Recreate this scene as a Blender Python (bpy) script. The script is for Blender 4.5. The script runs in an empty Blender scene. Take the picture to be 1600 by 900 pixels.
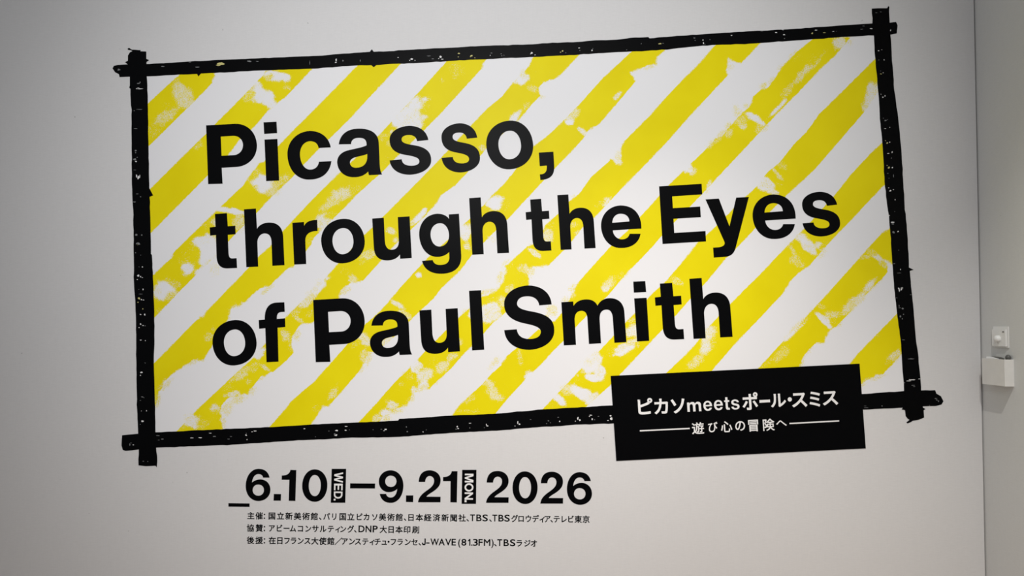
import bpy, bmesh, math, random
import numpy as np
from mathutils import Vector, Matrix

random.seed(7)
SC = bpy.context.scene
COL = SC.collection

# ------------------------------------------------------------------ camera
F_PX = 1180.0            # focal length in pixels of the 1600 px wide frame
DIST = 2.9               # camera to wall, metres
EYE = 1.5
PITCH = math.radians(2.83)
ROLL = math.radians(0.62)
CAM = Vector((0.0, -DIST, EYE))
FWD = Vector((0, math.cos(PITCH), math.sin(PITCH)))
_r0, _u0 = Vector((1, 0, 0)), Vector((0, -math.sin(PITCH), math.cos(PITCH)))
RGT = math.cos(ROLL) * _r0 + math.sin(ROLL) * _u0
UPV = -math.sin(ROLL) * _r0 + math.cos(ROLL) * _u0
cd = bpy.data.cameras.new('camera')
cd.sensor_width = 36.0
cd.lens = 36.0 * F_PX / 1600.0
cd.clip_start = 0.05
cam = bpy.data.objects.new('camera', cd)
COL.objects.link(cam)
cam.matrix_world = Matrix(((RGT.x, UPV.x, -FWD.x, CAM.x), (RGT.y, UPV.y, -FWD.y, CAM.y),
                           (RGT.z, UPV.z, -FWD.z, CAM.z), (0, 0, 0, 1)))
SC.camera = cam

# ------------------------------------------------------------------ world, lights, exposure
SC.view_settings.view_transform = 'Standard'
SC.view_settings.look = 'None'
SC.view_settings.gamma = 1.0
SC.view_settings.use_curve_mapping = False
SC.view_settings.exposure = 0.0
w = bpy.data.worlds.new('gallery_ambient')
SC.world = w
w.use_nodes = True
w.node_tree.nodes['Background'].inputs[0].default_value = (0.93, 0.96, 1.0, 1)
w.node_tree.nodes['Background'].inputs[1].default_value = 0.38


def spot(name, loc, aim, power, color, size, blend, radius):
    l = bpy.data.lights.new(name, 'SPOT')
    l.energy = power
    l.color = color
    l.spot_size = math.radians(size)
    l.spot_blend = blend
    l.shadow_soft_size = radius
    o = bpy.data.objects.new(name, l)
    COL.objects.link(o)
    o.location = loc
    o.rotation_euler = (Vector(aim) - Vector(loc)).to_track_quat('-Z', 'Y').to_euler()
    return o


spot('track_spotlight', (-0.32, -4.2, 3.3), (-0.15, 0, 1.90), 432, (1.0, 0.995, 1.0), 55.0, 1.0, 0.05)
spot('track_spotlight', (1.086, -1.67, 3.436), (-0.527, 0, -1.873), 195, (1.0, 0.90, 0.80), 75.5, 1.0, 0.02)
spot('track_spotlight', (1.122, -1.593, 3.324), (2.379, -1.384, 0.76), 225, (1.0, 0.97, 0.92), 87.2, 1.0, 0.02)

# ------------------------------------------------------------------ coordinates


def ray(x, y):
    return FWD * F_PX + RGT * (x - 800.0) - UPV * (y - 450.0)


def wall_xz(x, y):
    """where a sight line of the photograph meets the graphic wall (plane y = 0)"""
    d = ray(x, y)
    t = DIST / d.y
    return (CAM.x + t * d.x, CAM.z + t * d.z)


def side_yz(x, y, X):
    d = ray(x, y)
    t = (X - CAM.x) / d.x
    return (CAM.y + t * d.y, CAM.z + t * d.z)


TILT = math.radians(3.65)      # the printed design is turned anticlockwise on the wall


def to_uv(p, a):
    c, s = math.cos(a), math.sin(a)
    return (p[0] * c + p[1] * s, -p[0] * s + p[1] * c)


def from_uv(p, a):
    c, s = math.cos(a), math.sin(a)
    return (p[0] * c - p[1] * s, p[0] * s + p[1] * c)


# ------------------------------------------------------------------ materials


def new_mat(name):
    m = bpy.data.materials.new(name)
    m.use_nodes = True
    return m, m.node_tree, m.node_tree.nodes['Principled BSDF']


def N(nt, kind, **kw):
    n = nt.nodes.new(kind)
    for k, v in kw.items():
        setattr(n, k, v)
    return n


def M(nt, op, a, b=None, clamp=False):
    n = nt.nodes.new('ShaderNodeMath')
    n.operation = op
    n.use_clamp = clamp
    for i, v in enumerate((a, b)):
        if v is None:
            continue
        if isinstance(v, (int, float)):
            n.inputs[i].default_value = v
        else:
            nt.links.new(v, n.inputs[i])
    return n.outputs[0]


def noise(nt, vec, scale, detail=2.0, rough=0.5):
    n = N(nt, 'ShaderNodeTexNoise')
    n.inputs['Scale'].default_value = scale
    n.inputs['Detail'].default_value = detail
    n.inputs['Roughness'].default_value = rough
    nt.links.new(vec, n.inputs['Vector'])
    return n.outputs['Fac']


def mapped(nt, scale):
    tc = N(nt, 'ShaderNodeTexCoord')
    mp = N(nt, 'ShaderNodeMapping')
    mp.inputs['Scale'].default_value = scale
    nt.links.new(tc.outputs['Object'], mp.inputs['Vector'])
    return mp.outputs['Vector']


def rng(nt, v, a, b, c=0.0, d=1.0):
    n = N(nt, 'ShaderNodeMapRange')
    nt.links.new(v, n.inputs[0])
    for i, x in zip((1, 2, 3, 4), (a, b, c, d)):
        n.inputs[i].default_value = x
    return n.outputs[0]


def mixc(nt, f, a, b):
    n = N(nt, 'ShaderNodeMix', data_type='RGBA')
    for sock, v in ((n.inputs['Factor'], f), (n.inputs[6], a), (n.inputs[7], b)):
        if isinstance(v, (tuple, float)):
            sock.default_value = v
        else:
            nt.links.new(v, sock)
    return n.outputs[2]


def weave(nt, bs, strength, dist=0.0006):
    """woven wall cloth: fine horizontal threads, a fainter vertical thread, slow unevenness"""
    h = noise(nt, mapped(nt, (38, 38, 420)), 1.0, 2.5, 0.6)
    v = noise(nt, mapped(nt, (330, 330, 30)), 1.0, 2.0, 0.6)
    s = noise(nt, mapped(nt, (9, 9, 9)), 1.0, 3.0, 0.6)
    hh = M(nt, 'ADD', M(nt, 'MULTIPLY', h, 0.6), M(nt, 'ADD', M(nt, 'MULTIPLY', v, 0.3), M(nt, 'MULTIPLY', s, 1.2)))
    b = N(nt, 'ShaderNodeBump')
    b.inputs['Strength'].default_value = strength
    b.inputs['Distance'].default_value = dist
    nt.links.new(hh, b.inputs['Height'])
    nt.links.new(b.outputs[0], bs.inputs['Normal'])
    return h, v


def wall_mat(name, col, strength):
    m, nt, bs = new_mat(name)
    h, v = weave(nt, bs, strength)
    f = rng(nt, M(nt, 'ADD', M(nt, 'MULTIPLY', h, 0.7), M(nt, 'MULTIPLY', v, 0.3)), 0.33, 0.67)
    dark = tuple(c * 0.945 for c in col) + (1.0,)
    c = mixc(nt, f, dark, tuple(col) + (1.0,))
    sp = noise(nt, mapped(nt, (60, 60, 60)), 1.0, 1.0)      # rare tiny scuffs in the cloth
    c = mixc(nt, rng(nt, sp, 0.79, 0.84), c, tuple(x * 0.6 for x in col) + (1.0,))
    nt.links.new(c, bs.inputs['Base Color'])
    bs.inputs['Roughness'].default_value = 0.85
    bs.inputs['Specular IOR Level'].default_value = 0.2
    return m


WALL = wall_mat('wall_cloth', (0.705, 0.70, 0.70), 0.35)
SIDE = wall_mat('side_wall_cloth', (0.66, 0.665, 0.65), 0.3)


def simple(name, col, rough, spec=0.5, bump=None):
    m, nt, bs = new_mat(name)
    n = noise(nt, mapped(nt, (25, 25, 25)), 1.0, 3.0)
    nt.links.new(mixc(nt, n, tuple(c * 0.94 for c in col) + (1.0,), tuple(min(1, c * 1.06) for c in col) + (1.0,)),
                 bs.inputs['Base Color'])
    bs.inputs['Roughness'].default_value = rough
    bs.inputs['Specular IOR Level'].default_value = spec
    if bump:
        weave(nt, bs, bump)
    return m


BLACK = simple('black_vinyl', (0.0010, 0.0011, 0.0016), 0.42, 0.05, 0.10)
PAINT = simple('black_brush_paint', (0.0010, 0.0011, 0.0015), 0.42, 0.05, 0.14)
WHITE = simple('white_vinyl', (0.82, 0.815, 0.81), 0.5, 0.4)
FLECKS = [simple('bare_white_fleck', (0.72, 0.72, 0.72), 0.6), simple('bare_grey_fleck', (0.17, 0.175, 0.18), 0.6),
          simple('bare_yellow_fleck', (0.55, 0.50, 0.18), 0.6)]
PLASTIC = simple('white_plastic', (0.80, 0.80, 0.78), 0.35, 0.5)
CARD = simple('white_card', (0.74, 0.73, 0.70), 0.6, 0.3)
PAPER = simple('bright_paper', (0.9, 0.9, 0.9), 0.7, 0.3)
DARK = simple('dark_grey_plastic', (0.09, 0.09, 0.085), 0.45, 0.5)
SEAM = simple('seam_backing', (0.10, 0.10, 0.10), 0.9, 0.1)


def stripe_mat():
    m, nt, bs = new_mat('striped_print')
    ae = N(nt, 'ShaderNodeAttribute', attribute_name='edge').outputs['Fac']
    ai = N(nt, 'ShaderNodeAttribute', attribute_name='ink').outputs['Fac']
    ar = N(nt, 'ShaderNodeAttribute', attribute_name='rough').outputs['Fac']
    am = N(nt, 'ShaderNodeAttribute', attribute_name='mist').outputs['Fac']
    # how dry the brush ran along the edge, in pixels of softness
    dry = M(nt, 'ADD', rng(nt, noise(nt, mapped(nt, (8, 8, 8)), 1.0, 2.0), 0.45, 0.66, 1.2, 4.0), M(nt, 'MULTIPLY', ar, 4.0))
    wob = M(nt, 'MULTIPLY', M(nt, 'SUBTRACT', noise(nt, mapped(nt, (60, 60, 60)), 1.0, 3.0, 0.6), 0.5),
            M(nt, 'ADD', M(nt, 'MULTIPLY', ar, 2.5), 2.2))
    cov = M(nt, 'MINIMUM', M(nt, 'ADD', M(nt, 'DIVIDE', M(nt, 'ADD', ae, wob), dry), 0.5), ai, clamp=True)
    cov = M(nt, 'MAXIMUM', cov, am)
    g1 = noise(nt, mapped(nt, (210, 210, 260)), 1.0, 2.5, 0.65)
    g2 = noise(nt, mapped(nt, (60, 60, 75)), 1.0, 3.0, 0.6)
    g = rng(nt, M(nt, 'ADD', M(nt, 'MULTIPLY', g1, 0.72), M(nt, 'MULTIPLY', g2, 0.28)), 0.34, 0.66)
    f = M(nt, 'ADD', M(nt, 'DIVIDE', M(nt, 'SUBTRACT', M(nt, 'SUBTRACT', M(nt, 'MULTIPLY', cov, 1.6), 0.3), g), 0.72), 0.5,
          clamp=True)
    tone = noise(nt, mapped(nt, (5, 5, 5)), 1.0, 3.0)
    yel = mixc(nt, rng(nt, tone, 0.35, 0.65), (0.775, 0.655, 0.002, 1), (0.815, 0.70, 0.004, 1))
    c = mixc(nt, f, (0.80, 0.80, 0.815, 1), yel)
    nt.links.new(c, bs.inputs['Base Color'])
    bs.inputs['Roughness'].default_value = 0.45
    bs.inputs['Specular IOR Level'].default_value = 0.08
    weave(nt, bs, 0.14)
    return m


STRIPES = stripe_mat()

# ------------------------------------------------------------------ object helpers


def link(name, me, mats, parent=None, loc=(0, 0, 0)):
    o = bpy.data.objects.new(name, me)
    for m in (mats if isinstance(mats, (list, tuple)) else [mats]):
        me.materials.append(m)
    COL.objects.link(o)
    base = Vector(loc)
    if parent is not None:
        o.parent = parent
        base = base - parent.location
    o.location = base
    return o


def empty(name, loc):
    o = bpy.data.objects.new(name, None)
    o.empty_display_size = 0.05
    COL.objects.link(o)
    o.location = loc
    return o


def tag(o, label, cat, group=None):
    o['label'] = label
    o['category'] = cat
    if group:
        o['group'] = group
    return o


def struct(o):
    o['kind'] = 'structure'
    return o


def box_bm(bm, lo, hi, bevel=0.0, seg=2):
    r = bmesh.ops.create_cube(bm, size=1.0)
    for v in r['verts']:
        v.co = Vector([lo[i] + (v.co[i] + 0.5) * (hi[i] - lo[i]) for i in range(3)])
    if bevel:
        es = list({e for v in r['verts'] for e in v.link_edges})
        bmesh.ops.bevel(bm, geom=es, offset=bevel, segments=seg, affect='EDGES')


def bm_obj(name, bm, mat, parent=None, smooth=False):
    """mesh object with its origin at the middle of its bounds"""
    lo = Vector([min(v.co[i] for v in bm.verts) for i in range(3)])
    hi = Vector([max(v.co[i] for v in bm.verts) for i in range(3)])
    c = (lo + hi) / 2
    for v in bm.verts:
        v.co -= c
    bmesh.ops.recalc_face_normals(bm, faces=bm.faces[:])
    me = bpy.data.meshes.new(name)
    bm.to_mesh(me)
    bm.free()
    if smooth:
        for p in me.polygons:
            p.use_smooth = True
    return link(name, me, mat, parent, c)


def sheet(name, loops, y0, y1, mat, parent=None, flecks=None, heavy=0.0):
    """a cut-out sheet on the wall: closed outlines in wall (x, z) metres, from y0 (back) to y1 (front)"""
    cu = bpy.data.curves.new('outline', 'CURVE')
    cu.dimensions = '2D'
    cu.fill_mode = 'BOTH'
    cu.extrude = abs(y1 - y0) / 2
    for lp in loops:
        sp = cu.splines.new('POLY')
        sp.points.add(len(lp) - 1)
        for p, q in zip(sp.points, lp):
            p.co = (q[0], q[1], 0, 1)
        sp.use_cyclic_u = True
    ob = bpy.data.objects.new('outline', cu)
    me = bpy.data.meshes.new_from_object(ob)
    bpy.data.objects.remove(ob)
    bpy.data.curves.remove(cu)
    xs = [v.co.x for v in me.vertices]
    zs = [v.co.y for v in me.vertices]
    cx, cz, cy = (min(xs) + max(xs)) / 2, (min(zs) + max(zs)) / 2, (y0 + y1) / 2
    for v in me.vertices:
        v.co = (v.co.x - cx, -v.co.z, v.co.y - cz)
    mats = [mat]
    if heavy:       # a bolder cut: every outline edge widened on both sides
        bm = bmesh.new()
        bm.from_mesh(me)
        nq = 0
        for lp in loops:
            for a, b in zip(lp, lp[1:] + lp[:1]):
                nq += 1
                yf = y1 - cy - 0.00001 - 0.000012 * (nq % 7)
                L = math.dist(a, b)
                if L < 1e-7:
                    continue
                tx, tz = (b[0] - a[0]) / L * heavy, (b[1] - a[1]) / L * heavy
                ex, ez = tx * 0.7, tz * 0.7
                q = ((a[0] - ex - tz, a[1] - ez + tx), (a[0] - ex + tz, a[1] - ez - tx), (b[0] + ex + tz, b[1] + ez - tx), (b[0] + ex - tz, b[1] + ez + tx))
                bm.faces.new([bm.verts.new((p[0] - cx, yf, p[1] - cz)) for p in q])
        bm.to_mesh(me)
        bm.free()
    if flecks:
        bm = bmesh.new()
        bm.from_mesh(me)
        for poly, idx in flecks:
            vs = [bm.verts.new((p[0] - cx, y1 - cy - 0.00006, p[1] - cz)) for p in poly]
            f = bm.faces.new(vs)
            f.material_index = idx
            f.normal_update()
            if f.normal.y > 0:
                f.normal_flip()
        bm.to_mesh(me)
        bm.free()
        mats = [mat] + FLECKS
    me.name = name
    return link(name, me, mats, parent, (cx, cy, cz))


# ------------------------------------------------------------------ glyph outlines


def parse(path, ox, oy, s, a):
    """drawn outline -> loops in the (u, v) frame of the lettering; L line, C cubic, h / v quarter curves"""
    K = 0.575
    loops, cur = [], []
    tok = path.split()
    i = 0

    def pt():
        nonlocal i
        p = to_uv(wall_xz(ox + float(tok[i]) / s, oy + float(tok[i + 1]) / s), a)
        i += 2
        return p

    def cubic(p0, p1, p2, p3, n=12):
        for k in range(1, n + 1):
            t = k / n
            b = ((1 - t) ** 3, 3 * t * (1 - t) ** 2, 3 * t * t * (1 - t), t ** 3)
            cur.append(tuple(b[0] * p0[j] + b[1] * p1[j] + b[2] * p2[j] + b[3] * p3[j] for j in (0, 1)))
    while i < len(tok):
        c = tok[i]
        i += 1
        if c == 'M':
            cur = [pt()]
            loops.append(cur)
        elif c == 'L':
            cur.append(pt())
        elif c == 'C':
            p1, p2, p3 = pt(), pt(), pt()
            cubic(cur[-1], p1, p2, p3)
        elif c in 'hv':
            p0, p3 = cur[-1], pt()
            d = (p3[0] - p0[0], p3[1] - p0[1])
            if c == 'h':
                cubic(p0, (p0[0] + K * d[0], p0[1]), (p3[0], p3[1] - K * d[1]), p3)
            else:
                cubic(p0, (p0[0], p0[1] + K * d[1]), (p3[0] - K * d[0], p3[1]), p3)
    out = []
    for lp in loops:
        q = []
        for p in lp:
            if not q or math.dist(p, q[-1]) > 1e-6:
                q.append(p)
        if math.dist(q[0], q[-1]) < 1e-6:
            q.pop()
        out.append(q)
    return out


def oval(l, t, r, b):
    cx, cy = (l + r) / 2, (t + b) / 2
    return f'M {l} {cy} v {cx} {t} h {r} {cy} v {cx} {b} h {l} {cy} '


def bounds(loops):
    us = [p[0] for lp in loops for p in lp]
    vs = [p[1] for lp in loops for p in lp]
    return min(us), max(us), min(vs), max(vs)


def fit(loops, u0, u1, v0, v1):
    a, b, c, d = bounds(loops)
    return [[(u0 + (p[0] - a) / (b - a) * (u1 - u0), v0 + (p[1] - c) / (d - c) * (v1 - v0)) for p in lp] for lp in loops]


def refit(loops, ox, oy, s, a, L, R, T, B):
    f = lambda p: to_uv(wall_xz(ox + p[0] / s, oy + p[1] / s), a)
    return fit(loops, f(L)[0], f(R)[0], f(B)[1], f(T)[1])


def place(loops, a):
    return [[from_uv(p, a) for p in lp] for lp in loops]


def swell(lp, loops, off):
    """push an outline outward (holes inward) by off, to make a heavier weight"""
    q = [lp[0]]
    for p in lp[1:]:
        if math.dist(p, q[-1]) > 1e-5:
            q.append(p)
    lp2 = q
    x, y = lp2[0]
    depth = 0
    for other in loops:
        if other is lp:
            continue
        c = False
        for (x0, y0), (x1, y1) in zip(other, other[1:] + other[:1]):
            if (y0 > y) != (y1 > y) and x < (x1 - x0) * (y - y0) / (y1 - y0) + x0:
                c = not c
        depth += c
    area = sum(a[0] * b[1] - b[0] * a[1] for a, b in zip(lp2, lp2[1:] + lp2[:1]))
    sg = (1 if area > 0 else -1) * (1 if depth % 2 == 0 else -1) * off
    out = []
    n = len(lp2)
    for i in range(n):
        a, b, c = lp2[i - 1], lp2[i], lp2[(i + 1) % n]
        d0, d1 = (b[0] - a[0], b[1] - a[1]), (c[0] - b[0], c[1] - b[1])
        l0, l1 = math.hypot(*d0) or 1e-9, math.hypot(*d1) or 1e-9
        n0, n1 = (d0[1] / l0, -d0[0] / l0), (d1[1] / l1, -d1[0] / l1)
        m = (n0[0] + n1[0], n0[1] + n1[1])
        k = 1.0 / max(0.35, (1 + n0[0] * n1[0] + n0[1] * n1[1]))
        out.append((b[0] + m[0] * k * sg, b[1] + m[1] * k * sg))
    return out


_font_cache = {}


def font_loops(ch, offset):
    """outline polygons of a character of the built-in font"""
    key = (ch, offset)
    if key not in _font_cache:
        cu = bpy.data.curves.new('char', 'FONT')
        cu.body = ch
        cu.resolution_u = 4
        cu.fill_mode = 'NONE'
        ob = bpy.data.objects.new('char', cu)
        me = bpy.data.meshes.new_from_object(ob)
        adj = {}
        for e in me.edges:
            x, y = e.vertices
            adj.setdefault(x, []).append(y)
            adj.setdefault(y, []).append(x)
        loops, seen = [], set()
        for st in adj:
            if st in seen:
                continue
            lp, prev, cur = [], None, st
            while cur not in seen:
                seen.add(cur)
                lp.append(tuple(me.vertices[cur].co[:2]))
                nx = [n for n in adj[cur] if n != prev and n not in seen]
                if not nx:
                    break
                prev, cur = cur, nx[0]
            if len(lp) > 2:
                loops.append(lp)
        bpy.data.objects.remove(ob)
        bpy.data.curves.remove(cu)
        bpy.data.meshes.remove(me)
        _font_cache[key] = [swell(lp, loops, offset) for lp in loops] if offset else loops
    return [list(lp) for lp in _font_cache[key]]


# ------------------------------------------------------------------ the room
CORNER = wall_xz(1532.3, 450)[0]
GAP = 0.0042
bm = bmesh.new()
box_bm(bm, (-4.0, 0.0, 0.0), (CORNER - GAP, 0.10, 3.8), 0.0012, 1)
struct(bm_obj('wall_back', bm, WALL))
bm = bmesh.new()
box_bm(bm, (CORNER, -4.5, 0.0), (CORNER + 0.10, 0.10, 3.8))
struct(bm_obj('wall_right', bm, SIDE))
bm = bmesh.new()
box_bm(bm, (CORNER - GAP, 0.012, 0.0), (CORNER, 0.10, 3.8))
struct(bm_obj('dark_gap_1', bm, SEAM))  # dark strip set back in the open corner gap, coloured for its shade


def floor_mat():
    m, nt, bs = new_mat('floor_boards')
    br = N(nt, 'ShaderNodeTexBrick')
    br.inputs['Scale'].default_value = 1.0
    br.inputs['Brick Width'].default_value = 1.2
    br.inputs['Row Height'].default_value = 0.12
    br.inputs['Mortar Size'].default_value = 0.002
    br.inputs['Color1'].default_value = (0.36, 0.25, 0.16, 1)
    br.inputs['Color2'].default_value = (0.42, 0.30, 0.20, 1)
    br.inputs['Mortar'].default_value = (0.12, 0.08, 0.05, 1)
    nt.links.new(mapped(nt, (1, 1, 1)), br.inputs['Vector'])
    nt.links.new(br.outputs['Color'], bs.inputs['Base Color'])
    bs.inputs['Roughness'].default_value = 0.4
    return m


bm = bmesh.new()
box_bm(bm, (-4.0, -4.5, -0.08), (CORNER + 0.10, 0.10, 0.0))
struct(bm_obj('floor', bm, floor_mat()))

# ------------------------------------------------------------------ striped panel
# each stripe: upper-left edge from top to bottom, then lower-right edge from top to bottom (photo pixels)
STR = [
    ([(287, 108), (279, 118), (262, 133), (233, 160), (222, 170)], [(337, 104), (335, 118), (332, 129), (317, 145), (290, 172), (234, 227), (222, 239)]),
    ([(420, 104), (413, 116), (378, 152), (337, 193), (321, 210), (290, 240), (234, 296), (222, 308)],
     [(494, 102), (486, 110), (448, 150), (418, 174), (396, 200), (374, 219), (360, 238), (324, 275), (236, 364), (224, 376)]),
    ([(570, 90), (557, 104), (516, 146), (454, 208), (436, 227), (412, 253), (404, 257), (392, 272), (378, 292), (372, 297), (346, 322), (327, 340), (287, 379), (270, 396), (267, 404), (258, 412), (239, 430), (226, 442)],
     [(640, 86), (625, 101), (570, 160), (552, 180), (515, 217), (499, 232), (476, 256), (456, 278), (420, 312), (403, 331), (372, 361), (340, 396), (312, 424), (298, 438), (278, 458), (244, 494), (228, 508)]),
    ([(712, 80), (696, 98), (644, 155), (628, 172), (612, 190), (594, 209), (560, 243), (526, 274), (480, 320), (456, 346), (442, 361), (421, 386), (405, 400), (386, 421), (352, 456), (321, 488), (317, 495), (308, 499), (268, 540), (241, 567), (226, 582)],
     [(770, 78), (757, 96), (752, 108), (720, 143), (690, 176), (676, 190), (660, 206), (640, 226), (622, 243), (598, 268), (588, 277), (560, 302), (536, 327), (510, 352), (490, 372), (481, 389), (459, 416), (452, 418), (448, 421), (420, 448), (410, 449), (396, 459), (382, 473), (362, 483), (357, 498), (345, 520), (331, 542), (318, 562), (300, 564), (286, 573), (270, 584), (256, 597), (250, 612), (244, 632), (230, 646)]),
    ([(841, 80), (833, 90), (824, 106), (815, 117), (802, 129), (783, 152), (761, 170), (736, 196), (694, 241), (686, 250), (640, 297), (602, 335), (580, 357), (570, 366), (528, 412), (509, 434), (490, 455), (473, 470), (446, 496), (420, 530), (396, 559), (370, 582), (340, 610), (310, 638), (278, 672), (266, 684)],
     [(910, 80), (904, 87), (874, 119), (864, 124), (848, 130), (840, 138), (844, 150), (832, 162), (824, 172), (812, 186), (790, 205), (757, 236), (752, 242), (730, 270), (711, 290), (690, 304), (680, 320), (666, 336), (644, 357), (615, 385), (595, 408), (566, 440), (550, 441), (540, 447), (532, 455), (530, 466), (516, 480), (489, 504), (470, 506), (457, 525), (456, 540), (459, 551), (448, 563), (426, 582), (408, 588), (392, 608), (388, 617), (358, 620), (346, 634), (344, 656), (350, 668), (350, 684)]),
    ([(994, 74), (984, 83), (942, 122), (906, 162), (886, 183), (856, 212), (834, 228), (815, 252), (802, 270), (787, 288), (768, 306), (756, 320), (732, 344), (720, 354), (701, 374), (690, 383), (669, 402), (632, 442), (596, 484), (582, 497), (570, 507), (545, 535), (518, 566), (490, 597), (470, 614), (456, 626), (448, 636), (424, 664), (412, 676)],
     [(1042, 74), (1038, 80), (1028, 88), (1024, 100), (1000, 108), (985, 113), (993, 127), (974, 150), (938, 192), (930, 198), (920, 203), (910, 218), (890, 240), (868, 262), (844, 288), (820, 314), (795, 341), (775, 360), (755, 380), (736, 400), (720, 422), (690, 450), (678, 466), (648, 494), (625, 518), (600, 540), (576, 551), (570, 566), (564, 577), (540, 605), (516, 632), (503, 637), (498, 645), (488, 661), (478, 676)]),
    ([(1126, 62), (1116, 72), (1088, 104), (1070, 121), (1035, 158), (1016, 180), (976, 220), (969, 234), (969, 254), (954, 250), (924, 276), (904, 304), (891, 313), (871, 335), (854, 350), (845, 365), (833, 382), (824, 385), (792, 414), (786, 440), (778, 452), (754, 463), (735, 480), (719, 494), (696, 517), (682, 531), (665, 548), (652, 562), (633, 582), (616, 598), (590, 628), (562, 658), (548, 672)],
     [(1194, 62), (1188, 68), (1158, 99), (1151, 100), (1138, 91), (1136, 104), (1136, 119), (1108, 149), (1080, 179), (1042, 222), (1000, 266), (970, 296), (930, 339), (910, 356), (902, 366), (895, 375), (878, 394), (856, 416), (842, 415), (832, 417), (826, 430), (826, 445), (806, 470), (788, 490), (770, 505), (750, 528), (736, 542), (722, 556), (704, 577), (685, 594), (672, 606), (648, 612), (642, 620), (638, 634), (622, 638), (606, 648), (596, 654), (588, 666)]),
    ([(1274, 58), (1264, 66), (1246, 80), (1222, 104), (1212, 120), (1204, 132), (1198, 138), (1190, 139), (1178, 150), (1172, 166), (1160, 176), (1136, 202), (1128, 214), (1118, 217), (1098, 238), (1078, 257), (1085, 270), (1068, 267), (1046, 288), (1020, 317), (1003, 336), (980, 361), (969, 371), (952, 387), (934, 407), (916, 427), (902, 443), (892, 462), (877, 490), (867, 501), (842, 514), (824, 530), (802, 548), (790, 558), (784, 570), (770, 582), (752, 602), (720, 631), (714, 638), (704, 652)],
     [(1332, 56), (1326, 62), (1304, 88), (1282, 108), (1248, 144), (1214, 178), (1204, 189), (1188, 206), (1160, 236), (1126, 272), (1102, 298), (1080, 321), (1054, 347), (1036, 366), (1020, 385), (1000, 406), (980, 426), (950, 462), (930, 480), (915, 495), (898, 513), (879, 534), (862, 551), (848, 567), (834, 580), (825, 581), (820, 594), (796, 620), (776, 644), (764, 660)]),
    ([(1378, 82), (1366, 93), (1320, 139), (1280, 178), (1260, 206), (1240, 226), (1218, 254), (1200, 268), (1184, 290), (1166, 306), (1136, 336), (1117, 355), (1090, 379), (1064, 412), (1040, 440), (1022, 456), (1012, 466), (991, 490), (979, 502), (950, 534), (932, 553), (906, 578), (880, 606), (848, 639), (838, 650)],
     [(1384, 130), (1370, 146), (1348, 178), (1310, 222), (1272, 266), (1246, 290), (1228, 306), (1204, 330), (1177, 360), (1151, 388), (1134, 404), (1116, 426), (1098, 447), (1076, 470), (1056, 493), (1032, 518), (1019, 532), (968, 586), (954, 602), (924, 628), (900, 650)]),
    ([(1386, 216), (1377, 224), (1358, 242), (1330, 272), (1315, 291), (1302, 307), (1269, 344), (1250, 364), (1230, 384), (1188, 428), (1144, 472), (1120, 497), (1110, 508), (1085, 540), (1062, 563), (1042, 582), (1030, 596)],
     [(1392, 280), (1382, 289), (1352, 320), (1332, 342), (1312, 362), (1286, 390), (1266, 414), (1246, 428), (1234, 440), (1224, 458), (1190, 494), (1148, 538), (1114, 577), (1100, 594)]),
    ([(1398, 352), (1389, 358), (1378, 364), (1356, 388), (1326, 422), (1288, 464), (1275, 478), (1262, 492), (1236, 520), (1210, 548), (1188, 572), (1176, 586)],
     [(1402, 408), (1394, 411), (1384, 408), (1388, 423), (1378, 436), (1365, 448), (1350, 464), (1330, 486), (1306, 511), (1296, 516), (1287, 535), (1276, 535), (1262, 548), (1254, 560), (1248, 576), (1240, 590)]),
    ([(1412, 479), (1401, 490), (1372, 520), (1340, 553), (1326, 570), (1310, 590)],
     [(1420, 544), (1408, 554), (1394, 570), (1378, 586), (1358, 592), (1346, 600), (1330, 614)]),
]
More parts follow.
